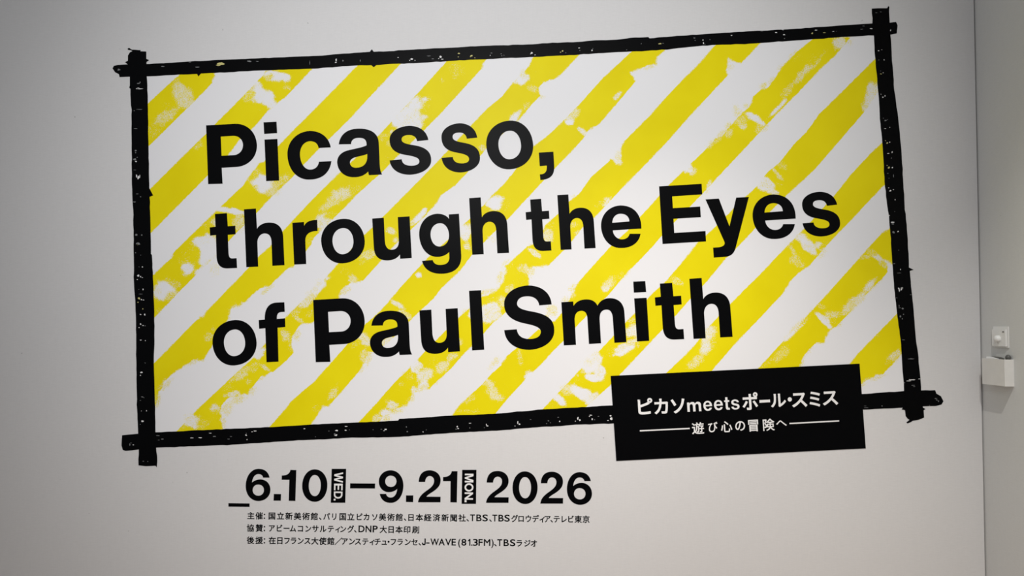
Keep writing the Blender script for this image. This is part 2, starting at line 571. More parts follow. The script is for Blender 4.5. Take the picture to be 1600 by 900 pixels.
# patches where the brush ran dry or reloaded: x, y, half length, half width, angle (deg, clockwise on the photo), ink level
PATCH = [
    (286, 147, 26, 13, 58, .40), (258, 184, 22, 9, -38, .45), (242, 205, 14, 8, -45, .6), (262, 164, 10, 7, 0, .85),
    (432, 119, 20, 8, 8, .16), (420, 121, 8, 4, -30, .5), (411, 149, 27, 14, 38, .16), (388, 149, 12, 8, -40, .50), (420, 160, 10, 6, 30, .2),
    (448, 137, 8, 5, 20, .5), (310, 228, 10, 6, -45, .7),
    (411, 285, 20, 15, 25, .16), (396, 275, 10, 6, -40, .6), (440, 282, 16, 8, -30, .5), (424, 300, 10, 6, -30, .45), (362, 330, 22, 5, 8, .05), (336, 346, 10, 9, -30, .4), (374, 347, 12, 12, 0, .42),
    (322, 350, 9, 7, -45, .8), (324, 390, 20, 22, 20, .05), (318, 376, 12, 8, 0, .2), (294, 416, 9, 14, 20, .2), (284, 406, 8, 6, 0, .6), (304, 400, 8, 14, 15, .9), (292, 394, 12, 6, -45, .85), (318, 428, 14, 10, 0, .2),
    (256, 456, 20, 15, 15, .12), (266, 464, 10, 8, -30, .50), (248, 484, 9, 5, -45, .8), (272, 442, 14, 5, 30, .7),
    (712, 110, 10, 14, -45, .6), (690, 124, 6, 6, 0, .75), (634, 183, 34, 22, -45, .16), (650, 195, 18, 10, -45, .22), (600, 213, 10, 8, 0, .75), (612, 224, 8, 6, 0, .5), (618, 214, 8, 6, 40, .4), (637, 216, 10, 6, -30, .85),
    (600, 254, 12, 6, -60, .9), (532, 304, 26, 13, -30, .36), (516, 318, 16, 8, -35, .45), (556, 294, 12, 8, -30, .6), (552, 282, 14, 5, -20, .9), (504, 344, 16, 11, -20, .3), (520, 336, 12, 5, -10, .65), (510, 356, 12, 8, -30, .3), (486, 376, 6, 8, 0, .8),
    (366, 484, 10, 8, -40, .5), (325, 526, 7, 8, 0, .5), (334, 514, 5, 5, 0, .6), (296, 570, 12, 5, -35, .5), (256, 600, 14, 5, -45, .5), (248, 622, 6, 12, 30, .55),
    (814, 124, 11, 8, -35, .16), (832, 138, 9, 6, 20, .5), (846, 146, 6, 6, 0, .8), (822, 166, 10, 6, -45, .5), (806, 182, 16, 6, -45, .25), (755, 232, 7, 6, 0, .45), (748, 244, 7, 4, 0, .5),
    (655, 338, 17, 5, -45, .16), (642, 350, 8, 4, -45, .4), (612, 361, 11, 5, 25, .35), (618, 375, 6, 5, 0, .4), (572, 398, 14, 9, -35, .45), (566, 410, 8, 5, -20, .6), (548, 430, 14, 4, 35, .45), (552, 438, 8, 4, 0, .4), (540, 424, 10, 6, 0, .85),
    (500, 446, 16, 9, -45, .14), (478, 468, 14, 9, -45, .35), (486, 490, 12, 5, -15, .75), (468, 500, 14, 5, 35, .45), (462, 488, 10, 5, -30, .7), (446, 524, 9, 7, 50, .4), (455, 540, 5, 10, 0, .55),
    (406, 552, 10, 7, -30, .2), (414, 574, 12, 4, 35, .4), (374, 586, 14, 9, -40, .45), (388, 596, 6, 5, 0, .5), (398, 574, 8, 8, 0, .7), (352, 606, 12, 5, 0, .8), (362, 616, 12, 4, -10, .35), (336, 638, 7, 8, 30, .35), (298, 655, 13, 13, -40, .18), (318, 662, 9, 9, 30, .55), (334, 652, 8, 9, 45, .92), (284, 670, 8, 4, -30, .8),
    (888, 189, 8, 7, 30, .16), (910, 206, 10, 4, 35, .3), (898, 176, 10, 7, -45, .4), (876, 195, 12, 3, -45, .55), (966, 148, 9, 3, -45, .3), (772, 316, 14, 11, -45, .08), (760, 326, 8, 3, 0, .8), (790, 322, 5, 10, 20, .85),
    (726, 362, 14, 13, -40, .14), (730, 386, 9, 7, 0, .38), (692, 380, 6, 4, -45, .6), (774, 368, 12, 4, -20, .35), (654, 430, 4, 4, 0, .25), (618, 474, 12, 4, 30, .3), (634, 492, 12, 4, 30, .45), (567, 530, 13, 8, 40, .35), (556, 536, 8, 5, -30, .6), (568, 556, 5, 14, 5, .45), (606, 533, 10, 8, -30, .3), (520, 614, 7, 13, 25, .45), (496, 640, 8, 6, -30, .6), (458, 622, 6, 3, -45, .7),
    (964, 252, 8, 6, 40, .3), (948, 316, 10, 5, -45, .35), (936, 320, 8, 4, -45, .6), (855, 370, 9, 13, 20, .38), (862, 352, 8, 6, 0, .65), (896, 352, 10, 5, -20, .5), (902, 364, 6, 6, 0, .5), (836, 396, 10, 4, 35, .3), (866, 392, 6, 5, 0, .9),
    (838, 396, 8, 3, 30, .35), (818, 420, 12, 7, 10, .45), (798, 414, 8, 5, -30, .6), (830, 424, 6, 10, 20, .35), (812, 436, 16, 8, 45, .9), (796, 452, 10, 7, -60, .45), (786, 470, 8, 10, 0, .4), (768, 471, 12, 7, 15, .8), (764, 488, 16, 12, -20, .2), (742, 490, 9, 10, 0, .10), (776, 492, 10, 8, -30, .3),
    (716, 534, 9, 6, 30, .45), (706, 556, 12, 6, -30, .45), (650, 572, 10, 10, -45, .10), (664, 586, 13, 11, -30, .32), (678, 566, 10, 8, -40, .85), (692, 572, 12, 7, -45, .4), (640, 588, 9, 6, 30, .6), (660, 606, 12, 6, -40, .25), (628, 600, 6, 5, 30, .55), (646, 612, 5, 8, 0, .3), (612, 634, 10, 7, 0, .32), (604, 624, 5, 4, 0, .8), (588, 654, 9, 5, -30, .4), (604, 648, 10, 8, -30, .22), (638, 630, 5, 10, 10, .6),
    (1262, 108, 36, 6, -44, .42), (1230, 142, 14, 5, -45, .5), (1212, 172, 18, 3.5, -45, .15), (1312, 68, 12, 9, -45, .3), (1246, 90, 8, 6, -45, .85), (1272, 90, 12, 7, -45, .85),
    (1180, 185, 17, 6, 38, .18), (1154, 190, 14, 8, -40, .5), (1160, 198, 8, 5, 10, .35), (1186, 202, 8, 7, 0, .5), (1140, 208, 10, 6, -45, .45), (1122, 218, 10, 5, -45, .5), (1110, 226, 8, 5, -40, .45), (1108, 290, 4, 11, 25, .35), (1082, 268, 6, 6, 0, .4),
    (952, 444, 14, 8, -50, .42), (968, 430, 12, 5, -45, .6), (946, 452, 6, 5, 0, .3), (892, 462, 7, 6, 0, .5), (866, 490, 8, 6, -30, .3), (852, 512, 10, 5, -45, .6), (812, 556, 3.5, 15, -12, .5), (768, 606, 25, 10, 55, .40), (752, 600, 8, 6, 0, .55), (732, 624, 12, 6, -30, .7), (732, 642, 20, 4, 0, .75), (826, 582, 5, 4, 0, .4),
    (1222, 258, 12, 9, 30, .55), (1215, 272, 14, 4, 50, .4), (1196, 288, 14, 11, 15, .12), (1208, 280, 14, 3, 55, .92), (1220, 290, 8, 3, 45, .85), (1208, 300, 12, 4, 10, .3), (1364, 146, 13, 24, 18, .28),
    (1056, 438, 14, 5, 30, .5), (1046, 434, 8, 5, -45, .6), (988, 516, 10, 14, 20, .28), (985, 502, 8, 6, 0, .7), (974, 546, 22, 8, -22, .18), (988, 534, 14, 6, -30, .35), (954, 548, 6, 7, 0, .85), (922, 570, 22, 11, -40, .10), (936, 580, 9, 10, 0, .18), (926, 590, 18, 5, 10, .12), (900, 592, 9, 4, 30, .85), (920, 602, 16, 5, 28, .95), (888, 610, 12, 9, -30, .45), (912, 616, 20, 10, 30, .10), (874, 624, 12, 6, 35, .2), (862, 632, 8, 6, 0, .85), (928, 618, 6, 5, 0, .3),
    (1252, 372, 13, 8, 20, .3), (1262, 384, 15, 7, 45, .22), (1280, 384, 8, 6, 20, .3), (1240, 394, 3, 12, -25, .45), (1246, 408, 13, 8, 20, .5), (1256, 404, 4, 12, -30, .9), (1234, 378, 8, 6, -45, .7), (1288, 382, 10, 3, -40, .8), (1108, 524, 10, 16, 15, .32), (1104, 542, 14, 8, -45, .3), (1086, 566, 14, 7, -40, .45), (1116, 536, 6, 10, 0, .6),
    (1368, 400, 24, 4, 40, .32), (1350, 402, 10, 5, -10, .5), (1360, 394, 8, 5, 0, .7), (1382, 414, 8, 5, 20, .5), (1358, 448, 18, 6, -42, .3), (1342, 466, 16, 7, -42, .32), (1324, 482, 16, 7, -40, .4), (1302, 492, 16, 7, -10, .45), (1288, 501, 15, 4.5, 42, .10), (1282, 478, 9, 4, 20, .55), (1304, 504, 6, 6, 0, .85), (1244, 514, 26, 4, -45, .16), (1254, 504, 14, 1.5, -45, .6), (1222, 552, 16, 8, -45, .52), (1196, 568, 10, 5, -45, .6), (1286, 530, 6, 5, 0, .9),
    (1397, 556, 11, 7, -40, .4), (1388, 566, 6, 4, 0, .6), (1370, 524, 5, 3, 0, .55), (1398, 494, 6, 4, 0, .6), (1356, 594, 10, 4, -15, .5),
]


# thin spray of yellow beyond the stripe edges
MIST = [
    (640, 186, 30, 12, -45, .30), (600, 224, 12, 5, -45, .36), (376, 474, 14, 4, -30, .46), (354, 500, 6, 10, 30, .42), (300, 566, 16, 4, -30, .46), (262, 600, 16, 5, -45, .46),
    (246, 626, 5, 14, 20, .44), (418, 452, 14, 4, -35, .45), (430, 300, 12, 8, -30, .34), (374, 350, 10, 14, -30, .33), (336, 420, 8, 14, 10, .30), (244, 454, 10, 8, 0, .30),
    (538, 452, 10, 8, -30, .44), (550, 440, 12, 4, 0, .46), (560, 438, 10, 4, -30, .44), (464, 522, 7, 14, 20, .45), (476, 504, 12, 5, -20, .45), (488, 458, 14, 8, -45, .36),
    (500, 442, 8, 8, 0, .34), (406, 592, 12, 5, -20, .45), (394, 612, 8, 9, -40, .45), (372, 624, 20, 7, -20, .44), (356, 640, 14, 10, -50, .43), (350, 660, 6, 12, 0, .40), (300, 654, 14, 12, -40, .36),
    (818, 118, 8, 8, -40, .40), (842, 136, 8, 5, 0, .42), (846, 152, 6, 4, 0, .4), (820, 178, 10, 5, -45, .40), (806, 190, 10, 4, -45, .34), (984, 112, 14, 3, -15, .44), (1014, 106, 10, 3, -15, .44),
    (966, 246, 5, 9, 0, .43), (896, 308, 6, 5, -45, .4), (924, 342, 8, 3, -45, .36), (852, 366, 8, 14, 20, .38), (790, 410, 8, 5, -40, .46), (782, 432, 6, 14, 15, .46), (784, 452, 8, 10, 0, .46), (760, 456, 16, 5, -10, .45),
    (752, 470, 8, 14, 0, .40), (764, 488, 16, 10, -30, .36), (832, 424, 5, 14, 10, .46), (844, 414, 14, 3, 0, .44), (726, 488, 8, 6, -40, .36), (728, 372, 14, 16, -20, .30), (772, 374, 10, 8, 0, .30),
    (574, 556, 7, 16, 8, .45), (562, 576, 6, 8, 0, .44), (644, 620, 6, 12, 10, .45), (660, 606, 16, 6, -20, .44), (680, 594, 14, 6, -40, .43), (656, 572, 14, 10, -40, .38), (632, 584, 8, 5, -30, .42), (618, 642, 16, 6, -10, .44), (604, 652, 10, 7, -40, .45),
    (1152, 176, 8, 12, -40, .44), (1166, 166, 6, 6, 0, .45), (1140, 196, 10, 6, -45, .46), (1126, 210, 12, 4, -40, .46), (1112, 222, 12, 5, -45, .44), (1090, 250, 12, 4, -45, .40), (1192, 134, 8, 5, -30, .46), (1206, 128, 6, 8, 20, .46), (1218, 106, 10, 4, -50, .40), (1240, 84, 10, 4, -45, .38),
    (1196, 198, 10, 5, -45, .42), (1082, 262, 6, 8, 40, .40), (1104, 300, 6, 8, 30, .38), (1138, 90, 4, 10, 0, .40), (1142, 106, 8, 8, 0, .38), (896, 452, 8, 8, -45, .44), (884, 468, 10, 8, -45, .36), (864, 486, 8, 10, -20, .44), (852, 498, 10, 6, -45, .38), (974, 432, 14, 4, -45, .44), (774, 566, 12, 5, -45, .44), (766, 576, 8, 5, -45, .42),
    (1198, 288, 14, 10, 15, .36), (1228, 256, 6, 8, 30, .40), (1360, 142, 12, 20, 20, .33), (986, 518, 12, 20, 15, .34), (972, 544, 20, 8, -25, .36), (928, 560, 22, 10, -40, .32), (936, 580, 10, 12, 0, .32), (920, 622, 12, 8, -40, .30), (886, 606, 10, 10, -30, .38),
    (1108, 524, 14, 22, 25, .38), (1096, 548, 14, 10, -40, .35), (1086, 566, 12, 6, -40, .38), (1264, 388, 14, 8, 20, .36), (1282, 396, 12, 6, -40, .36), (1236, 432, 8, 4, -45, .40),
    (1366, 446, 20, 6, -42, .45), (1346, 466, 16, 6, -42, .45), (1326, 486, 18, 6, -42, .45), (1310, 504, 10, 6, -45, .44), (1292, 494, 22, 9, 30, .36), (1366, 396, 20, 8, 40, .36), (1270, 486, 8, 4, -45, .45), (1246, 508, 26, 3, -45, .45), (1276, 536, 10, 3, 0, .40), (1262, 546, 10, 6, -45, .44), (1252, 566, 5, 14, 20, .44), (1402, 560, 10, 5, -45, .38), (1372, 590, 16, 3, -20, .42), (1350, 600, 8, 3, -30, .42),
    (1330, 64, 10, 8, -45, .36), (1270, 118, 20, 4, -45, .42), (1220, 172, 14, 3, -45, .36),
]


def seg_dist(P, poly):
    """signed distance (inside positive) of points to a polygon"""
    best = np.full(len(P), 1e9)
    rough = np.zeros(len(P))
    inside = np.zeros(len(P), bool)
    n = len(poly)
    for i in range(n):
        a, b = np.array(poly[i], float), np.array(poly[(i + 1) % n], float)
        ab, ap = b - a, P - a
        t = np.clip((ap @ ab) / max(ab @ ab, 1e-9), 0, 1)
        dd = np.hypot(*(ap - t[:, None] * ab).T)
        off = abs(math.degrees(math.atan2(-ab[1], ab[0])) % 180 - 46.5)      # how far this edge strays from the stripe's own slant
        rough = np.where(dd < best, min(1.0, max(0.0, (off - 7) / 14)), rough)
        best = np.minimum(best, dd)
        cond = (a[1] > P[:, 1]) != (b[1] > P[:, 1])
        xs = (b[0] - a[0]) * (P[:, 1] - a[1]) / ((b[1] - a[1]) or 1e-9) + a[0]
        inside ^= cond & (P[:, 0] < xs)
    return np.where(inside, best, -best), rough


def build_panel():
    c = [np.array(p, float) for p in ((217, 109), (1379, 47), (1424, 626), (231, 684))]
    nx, ny = 460, 236
    s, t = np.meshgrid(np.linspace(0, 1, nx), np.linspace(0, 1, ny))
    s, t = s.ravel()[:, None], t.ravel()[:, None]
    P = c[0] * (1 - s) * (1 - t) + c[1] * s * (1 - t) + c[2] * s * t + c[3] * (1 - s) * t
    edge = np.full(len(P), -30.0)
    rough = np.zeros(len(P))
    for up, lo in STR:
        poly = up + lo[::-1]
        a = np.array(poly)
        mk = (P[:, 0] > a[:, 0].min() - 30) & (P[:, 0] < a[:, 0].max() + 30) & (P[:, 1] > a[:, 1].min() - 30) & (P[:, 1] < a[:, 1].max() + 30)
        d, r = seg_dist(P[mk], poly)
        new = d > edge[mk]
        edge[mk] = np.where(new, d, edge[mk])
        rough[mk] = np.where(new, r, rough[mk])
    rg = np.random.default_rng(5)

    def wander(cell):
        # smooth random field over the photograph's pixels
        gx, gy = int(1300 / cell) + 4, int(760 / cell) + 4
        g = rg.uniform(-1, 1, (gy, gx))
        fx, fy = (P[:, 0] - 170) / cell, (P[:, 1] - 20) / cell
        ix, iy = fx.astype(int), fy.astype(int)
        u, v = fx - ix, fy - iy
        u, v = u * u * (3 - 2 * u), v * v * (3 - 2 * v)
        return (g[iy, ix] * (1 - u) + g[iy, ix + 1] * u) * (1 - v) + (g[iy + 1, ix] * (1 - u) + g[iy + 1, ix + 1] * u) * v
    rag = wander(9) * 0.30 + wander(20) * 0.22 + wander(4.5) * 0.18
    edge = edge + rough * (wander(4) * 1.5 + wander(9) * 1.8) * np.clip(1.6 - np.abs(edge) / 8, 0, 1)
    mist = np.zeros(len(P))
    for x, y, rx, ry, ang, lv in MIST:
        an = math.radians(ang)
        dx, dy = P[:, 0] - x, P[:, 1] - y
        q = np.hypot((dx * math.cos(an) + dy * math.sin(an)) / rx, (-dx * math.sin(an) + dy * math.cos(an)) / ry)
        f = np.clip((1.5 - q + rag) / 1.1, 0, 1)
        mist = np.maximum(mist, lv * f * f * (3 - 2 * f))
    ink = np.ones(len(P))
    for x, y, rx, ry, ang, lv in PATCH:
        an = math.radians(ang)
        dx, dy = P[:, 0] - x, P[:, 1] - y
        q = np.hypot((dx * math.cos(an) + dy * math.sin(an)) / rx, (-dx * math.sin(an) + dy * math.cos(an)) / ry)
        f = np.clip((1.42 - q + rag) / 0.80, 0, 1)
        f = f * f * (3 - 2 * f)
        ink = ink * (1 - f) + (min(0.8, lv * 1.3) if 0.25 < lv < 0.7 else lv) * f
    W = np.array([wall_xz(x, y) for x, y in P])
    cx, cz = W[:, 0].mean(), W[:, 1].mean()
    Y, YB = -0.0003, -0.00006
    verts = [(p[0] - cx, (Y - YB) / 2, p[1] - cz) for p in W]
    faces = []
    for j in range(ny - 1):
        for i in range(nx - 1):
            k = j * nx + i
            faces.append((k, k + nx, k + nx + 1, k + 1))
    ring = list(range(nx)) + [j * nx + nx - 1 for j in range(1, ny)] + [(ny - 1) * nx + i for i in range(nx - 2, -1, -1)] + [j * nx for j in range(ny - 2, 0, -1)]
    base = len(verts)
    verts += [(verts[k][0], (YB - Y) / 2, verts[k][2]) for k in ring]
    n = len(ring)
    for i in range(n):
        faces.append((ring[i], ring[(i + 1) % n], base + (i + 1) % n, base + i))
    faces.append([base + i for i in range(n)])
    me = bpy.data.meshes.new('striped_panel')
    me.from_pydata(verts, [], faces)
    for nm, arr in (('edge', edge), ('ink', ink), ('rough', rough), ('mist', mist)):
        at = me.attributes.new(nm, 'FLOAT', 'POINT')
        at.data.foreach_set('value', np.concatenate([arr, arr[ring]]).astype(np.float32))
    o = link('striped_panel', me, STRIPES, None, (cx, (Y + YB) / 2, cz))
    return tag(o, 'yellow and white panel of rough diagonal brushed stripes inside the black painted frame', 'printed panel')


build_panel()

# ------------------------------------------------------------------ brushed black frame
TOP = [(176, 107), (178, 103), (184, 101.6), (200, 100.6), (234, 100), (298, 96), (362, 93), (428, 90), (490, 87.5), (504, 87), (530, 84.4), (578, 81), (581, 77), (584, 81), (600, 80.6), (638, 78), (686, 75.4), (750, 72), (816, 70), (856, 67.6), (902, 65.6), (930, 63), (964, 62), (992, 58.6), (1013, 58), (1015, 60), (1050, 57), (1104, 53), (1168, 49), (1230, 46), (1316, 39.6), (1364, 36.6), (1390, 35.6), (1400, 34.4), (1402.4, 40), (1401, 52.4), (1390, 54.4), (1364, 55.6), (1322, 57.6), (1230, 64.4), (1178, 68), (1098, 71.4), (1070, 74.4), (1050, 76.6), (1010, 79.6), (958, 82), (904, 85.6), (834, 89), (778, 91.6), (750, 93), (710, 95), (646, 99), (602, 100.6), (588, 102), (584, 105), (580, 102), (558, 102.4), (504, 106), (490, 107.4), (428, 109.6), (380, 111.6), (314, 115), (310, 119.6), (308, 115.6), (230, 119.4), (187, 120.6), (186, 116), (180, 113)]
LEFT = [(200, 95), (200, 87), (203, 82), (207, 80), (204.5, 78.6), (200, 77.8), (199.5, 76), (202, 75), (206, 77.6), (220, 78.6), (219.4, 80.2), (228.6, 80.6), (228.6, 92), (233, 94), (229, 97), (229, 112), (230, 126), (231, 156), (231.5, 200), (232.4, 240), (233.4, 294), (239.4, 305.4), (233.8, 307.6), (235, 340), (236, 397), (237.4, 398), (239.4, 440), (241, 480), (241.4, 538), (240.4, 560), (241.4, 600), (243, 674), (244, 698), (245.6, 712), (245, 730), (243, 727.6), (228, 728.4), (216.6, 727), (217, 700), (216, 676), (214.4, 640), (213.6, 600), (213, 538), (212.6, 500), (210.6, 460), (209.4, 440), (209, 396), (209, 360), (207.6, 320), (206, 280), (206, 240), (205.6, 200), (206, 172), (204.4, 156), (204, 139), (202, 137), (203, 134), (203, 120), (200, 101), (195.6, 97.2)]
RIGHT = [(1362, 13.6), (1372, 13), (1386, 13), (1388, 9.6), (1389.4, 11), (1390, 36), (1391, 54), (1393, 80), (1397, 140), (1400, 160), (1405, 200), (1408.6, 240), (1411, 280), (1413.6, 328), (1415, 334), (1417, 360), (1420, 410), (1420, 418), (1427.4, 421.6), (1421.4, 423.4), (1423, 440), (1425.6, 468), (1428, 494), (1430.6, 526), (1434, 550), (1438, 590), (1439, 612), (1442, 637), (1446, 639), (1443, 641), (1443.8, 652.4), (1435, 656), (1426, 657.4), (1424, 659), (1418, 661.6), (1416, 660), (1421, 656), (1418, 654), (1415, 650), (1414, 641), (1408.6, 639.6), (1413, 634), (1412.4, 610), (1412, 598), (1410, 578), (1409, 560), (1407, 530), (1402, 494), (1397, 450), (1395, 420), (1392, 380), (1389, 338), (1386, 320), (1382, 284), (1381, 260), (1378, 216), (1374.4, 178), (1373, 152), (1368, 100), (1365.6, 58), (1363, 36)]
BOTTOM = [(191, 680), (216, 677.6), (244, 675.4), (278, 674), (310, 672), (360, 670), (422, 667.4), (450, 665.6), (490, 663), (558, 660), (622, 657), (624, 654.4), (660, 652.4), (710, 649), (770, 646.6), (800, 644), (848, 639.6), (894, 637), (956, 633.4), (1100, 626), (1346, 615.6), (1412, 611), (1439, 610), (1461, 609.6), (1463, 615), (1470, 619), (1474, 627), (1471, 632), (1462, 634.4), (1442, 635), (1412, 637), (1350, 640), (1100, 653), (958, 661.6), (900, 663.4), (868, 666), (832, 668), (776, 673), (720, 675.6), (680, 678), (624, 682.6), (590, 683.6), (550, 683.6), (514, 686), (490, 687), (450, 689), (370, 694.4), (310, 697), (244, 699.4), (216, 702.4), (196, 704.4), (192, 703), (190, 696)]
# flecks where the paint is thin: x, y, width, height, tint (0 bare white, 1 grey, 2 yellowish)
FL_TOP = [(345, 100, 14, 4.5, 2), (341, 102, 8, 2, 2), (255, 104, 6, 2, 1), (186, 109, 5, 3, 1), (309, 105, 7, 2, 1), (297, 97, 6, 1.2, 1), (390, 96, 10, 2.4, 1), (402, 96, 5, 1.5, 1), (484, 98, .8, 7, 1), (525.4, 94, 2.4, 7, 0), (525, 97.6, 4, 2, 0), (536, 95, 2, 3, 1), (563, 95, 1, 4, 1), (622, 90, 2.4, 1.6, 0), (643, 92.4, 4.5, 3.4, 0), (640, 94.4, 2.5, 1.5, 0), (648.4, 94.6, 2, 1.4, 0), (670, 87.6, 7, 1, 1), (676, 92, 4, 1, 1), (688, 89, 4.5, 3.8, 0), (691, 92.6, 4, 1.6, 0), (685.6, 91.6, 2, 1.3, 0), (717, 83.6, 4.5, 1.8, 2), (716, 89, 2.6, 1.2, 2), (737, 87.2, 4, 3, 2), (735, 88.6, 2, 1.2, 2), (742, 90.6, 2, 1.2, 2), (766, 86.6, 2, 1.5, 0), (768, 83, 3, 1.2, 1), (783, 84.4, 2, 1.6, 1), (784, 87.4, 1.4, 1.6, 1), (787.5, 86.4, 2, 1, 1), (831, 82.8, 4, 3.6, 0), (836, 85.8, 1.5, 1.8, 0), (829, 84.6, 2, 1, 0), (879, 79.8, 3, 3, 2), (876, 81.6, 2.6, 1.4, 2), (884, 82.6, 1.6, 1.2, 1), (905, 75.2, 3, 1.4, 0), (906, 79, 1.6, 1.6, 1), (925, 78.8, 3, 2.6, 0), (926, 76, 2, 1, 1), (979, 78, 2, 1, 1), (1031, 68.6, 6, 2.2, 2), (1036, 67.8, 3, .8, 1), (1002, 68.4, 2, 1.4, 1), (1085, 59.4, 3, 1.4, 1), (1086, 63.4, 2, 1.8, 1), (1098.4, 62.6, 2, 2.4, 0), (1099, 67.4, 2, 4, 0), (1101.6, 69.4, 1.6, 1, 1), (1109, 62, 2, 1, 1), (1143, 55.4, 2.4, 1.4, 0), (1190, 48.8, 5, .9, 1), (1212, 51, 4, 1.6, 0), (1223, 46.8, 4, .8, 0), (1225, 54.4, 4, 2, 0), (1225.6, 60.4, 1.4, 2, 1), (1269, 52, 3, 2.6, 2), (1275, 47.2, 4.5, 1.2, 0), (1287.6, 51.2, 6, 1.2, 2), (1302, 49.2, 3.4, 1.2, 0), (1307, 49, 1, 1, 1), (1346, 45.8, 5, 1, 1), (1349, 40.8, 4, .8, 1), (1361, 44.8, 5.4, 1.6, 0), (1391.4, 47.6, 1.4, 3, 0)]
FL_LEFT = [(217, 139, 14, 1.8, 0), (216, 138, 6, 3, 0), (217, 130.4, 6, 2, 1), (219, 128.6, 2, 2.4, 1), (218, 171, 12, .9, 1), (210, 173, 3, 1, 1), (212, 201, 6, 1, 1), (212, 235.6, 4, 2.6, 1), (212, 238.6, 2, 2, 1), (211, 249, 5, 3.6, 1), (212.6, 252.4, 3, 2, 0), (214.6, 246, 2, 2, 1), (213.4, 275.4, 2.6, 5.6, 0), (216.4, 277.6, 3, 6.6, 0), (218.8, 275.4, 1.4, 6, 0), (211, 265.6, 6, .8, 1), (219.8, 307.6, 2, 2, 1), (215, 303, 5, .9, 1), (210, 315.6, 5, 1.6, 1), (213, 366.8, 4, 4, 1), (221.6, 367.4, 2.6, 2.6, 1), (216, 381, 7, 4.4, 1), (215, 382, 3, 2, 2), (212, 395, 2, 2, 1), (220, 398.6, 1.4, 1.4, 1), (222.8, 417, 2.6, 1.8, 0), (217.4, 417, 1, 1.4, 1), (216.4, 430.6, 4, 3.4, 0), (219.8, 432.4, 2, 2.6, 0), (214.8, 436.8, 2.2, 1.4, 0), (222.6, 433.6, 2.2, 1.2, 0), (223.8, 452.2, 2, 3, 0), (217, 452.4, 1.2, 1, 1), (220, 459.4, 9, .8, 1), (217.4, 466.4, 4.4, 3.6, 2), (221, 468.2, 2, 2.2, 0), (215.8, 472.4, 2.6, 2, 2), (224.4, 468.8, 3.4, 1.4, 0), (223.4, 482.6, 1.6, 2, 2), (219.6, 491.4, 3, 1.8, 0), (226.4, 491.6, 2.4, 3, 0), (220, 506.4, 3, 2.6, 0), (223.6, 508.6, 3, 1.4, 0), (217.6, 511.8, 2, 1.4, 0), (227, 509, 2, 1, 1), (220, 531.4, 3.6, 1.4, 0), (227.4, 532.2, 1.6, 1.4, 0), (227, 567, 2, 1, 1), (221.6, 582, 5, 2.8, 0), (219.6, 586.4, 2, 1.8, 0), (222.6, 620, 4, 1.8, 1), (225, 621.4, 2, 1, 1), (219.4, 625.6, 2.6, 1, 1), (221, 642, 1.6, 1, 0), (229, 641.8, 1.8, 2.4, 0), (222.6, 658, 4.6, 2.8, 0), (219.4, 663, 2, 1, 1), (231, 721, 2, 1.2, 1), (224, 720.6, 3, 1, 1)]
FL_RIGHT = [(1376, 18.8, 3, 1, 1), (1369, 20, 3, .9, 1), (1372.6, 79.4, 3.4, 1.8, 0), (1377.6, 77.8, 1.6, 1, 0), (1381.2, 93.6, 1.4, 2, 0), (1373, 94, 2, 1, 1), (1376.4, 115.6, 3.4, 1.4, 2), (1380, 113.8, 2, 1, 0), (1375.8, 111, 2, .8, 1), (1379.4, 152, 3.4, 2, 0), (1382.6, 149.8, 2, 2.6, 0), (1376.4, 147.4, 1, 1.6, 0), (1383.4, 188.4, 3.6, 2.4, 1), (1380, 184.8, 2, 1, 1), (1386.4, 186.8, 1.4, 1, 1), (1383, 201, 3.4, 1.2, 0), (1390, 199, 1.2, 1.8, 0), (1386, 223.6, 4, 2.6, 2), (1383.4, 219.8, 1.6, 1, 2), (1390, 222.4, 2, 2, 0), (1388, 239.8, 4, 1.2, 0), (1393.8, 237.8, 2.2, 3.6, 0), (1392.6, 247, 1, 2, 1), (1388.6, 262, 3.6, 3.6, 2), (1386, 258.6, 1.6, 1.4, 2), (1394, 262, 2.6, 2.6, 0), (1395.8, 275, 1.2, 6, 1), (1387, 271, 3, .9, 1), (1389, 278.4, 2, .8, 1), (1391, 298.2, 4.6, 2.4, 0), (1388.4, 293.6, 1.6, 1.2, 0), (1396, 296.4, 2.2, 1.2, 0), (1398.4, 312.2, 1.6, 1.8, 0), (1398, 330.6, 1.4, 1, 1), (1389, 336.6, 2.6, 1.4, 0), (1395, 347.4, 7, 1.8, 0), (1394.6, 350, 5, 1.6, 1), (1396, 363, 4, 3.4, 1), (1403, 361.8, 2.6, 2, 0), (1404, 391, 1.4, 1, 1), (1397, 412, 4, 1, 1), (1406.8, 421, 1.4, 2.6, 0), (1405, 426.6, 7, .8, 1), (1405, 453, 2.2, 7, 0), (1408, 451.6, 2.2, 6.4, 0), (1403.8, 450.6, 1.6, 3, 0), (1410, 450, 1, 4, 0), (1400, 465.4, 6, .7, 1), (1423, 460.6, 5, .7, 1), (1405.6, 481, 5, 1.2, 1), (1404.6, 478, 1.4, 4, 1), (1410, 482, 4, 3, 1), (1406.6, 494.4, 3, 4, 1), (1411.6, 491, 2, 2, 1), (1409.6, 498, 2, 3, 1), (1412, 531, 6, .8, 1), (1423, 560.8, 13, 1.1, 1), (1423, 560.4, 6, .8, 0), (1425, 593.4, 12, 1.8, 0), (1420, 595.2, 8, 1.8, 0), (1436, 592, 3, 1.2, 0), (1426.6, 602, 6, 1, 1), (1428, 604, 4, .9, 1), (1413, 598, 2, 2, 1)]
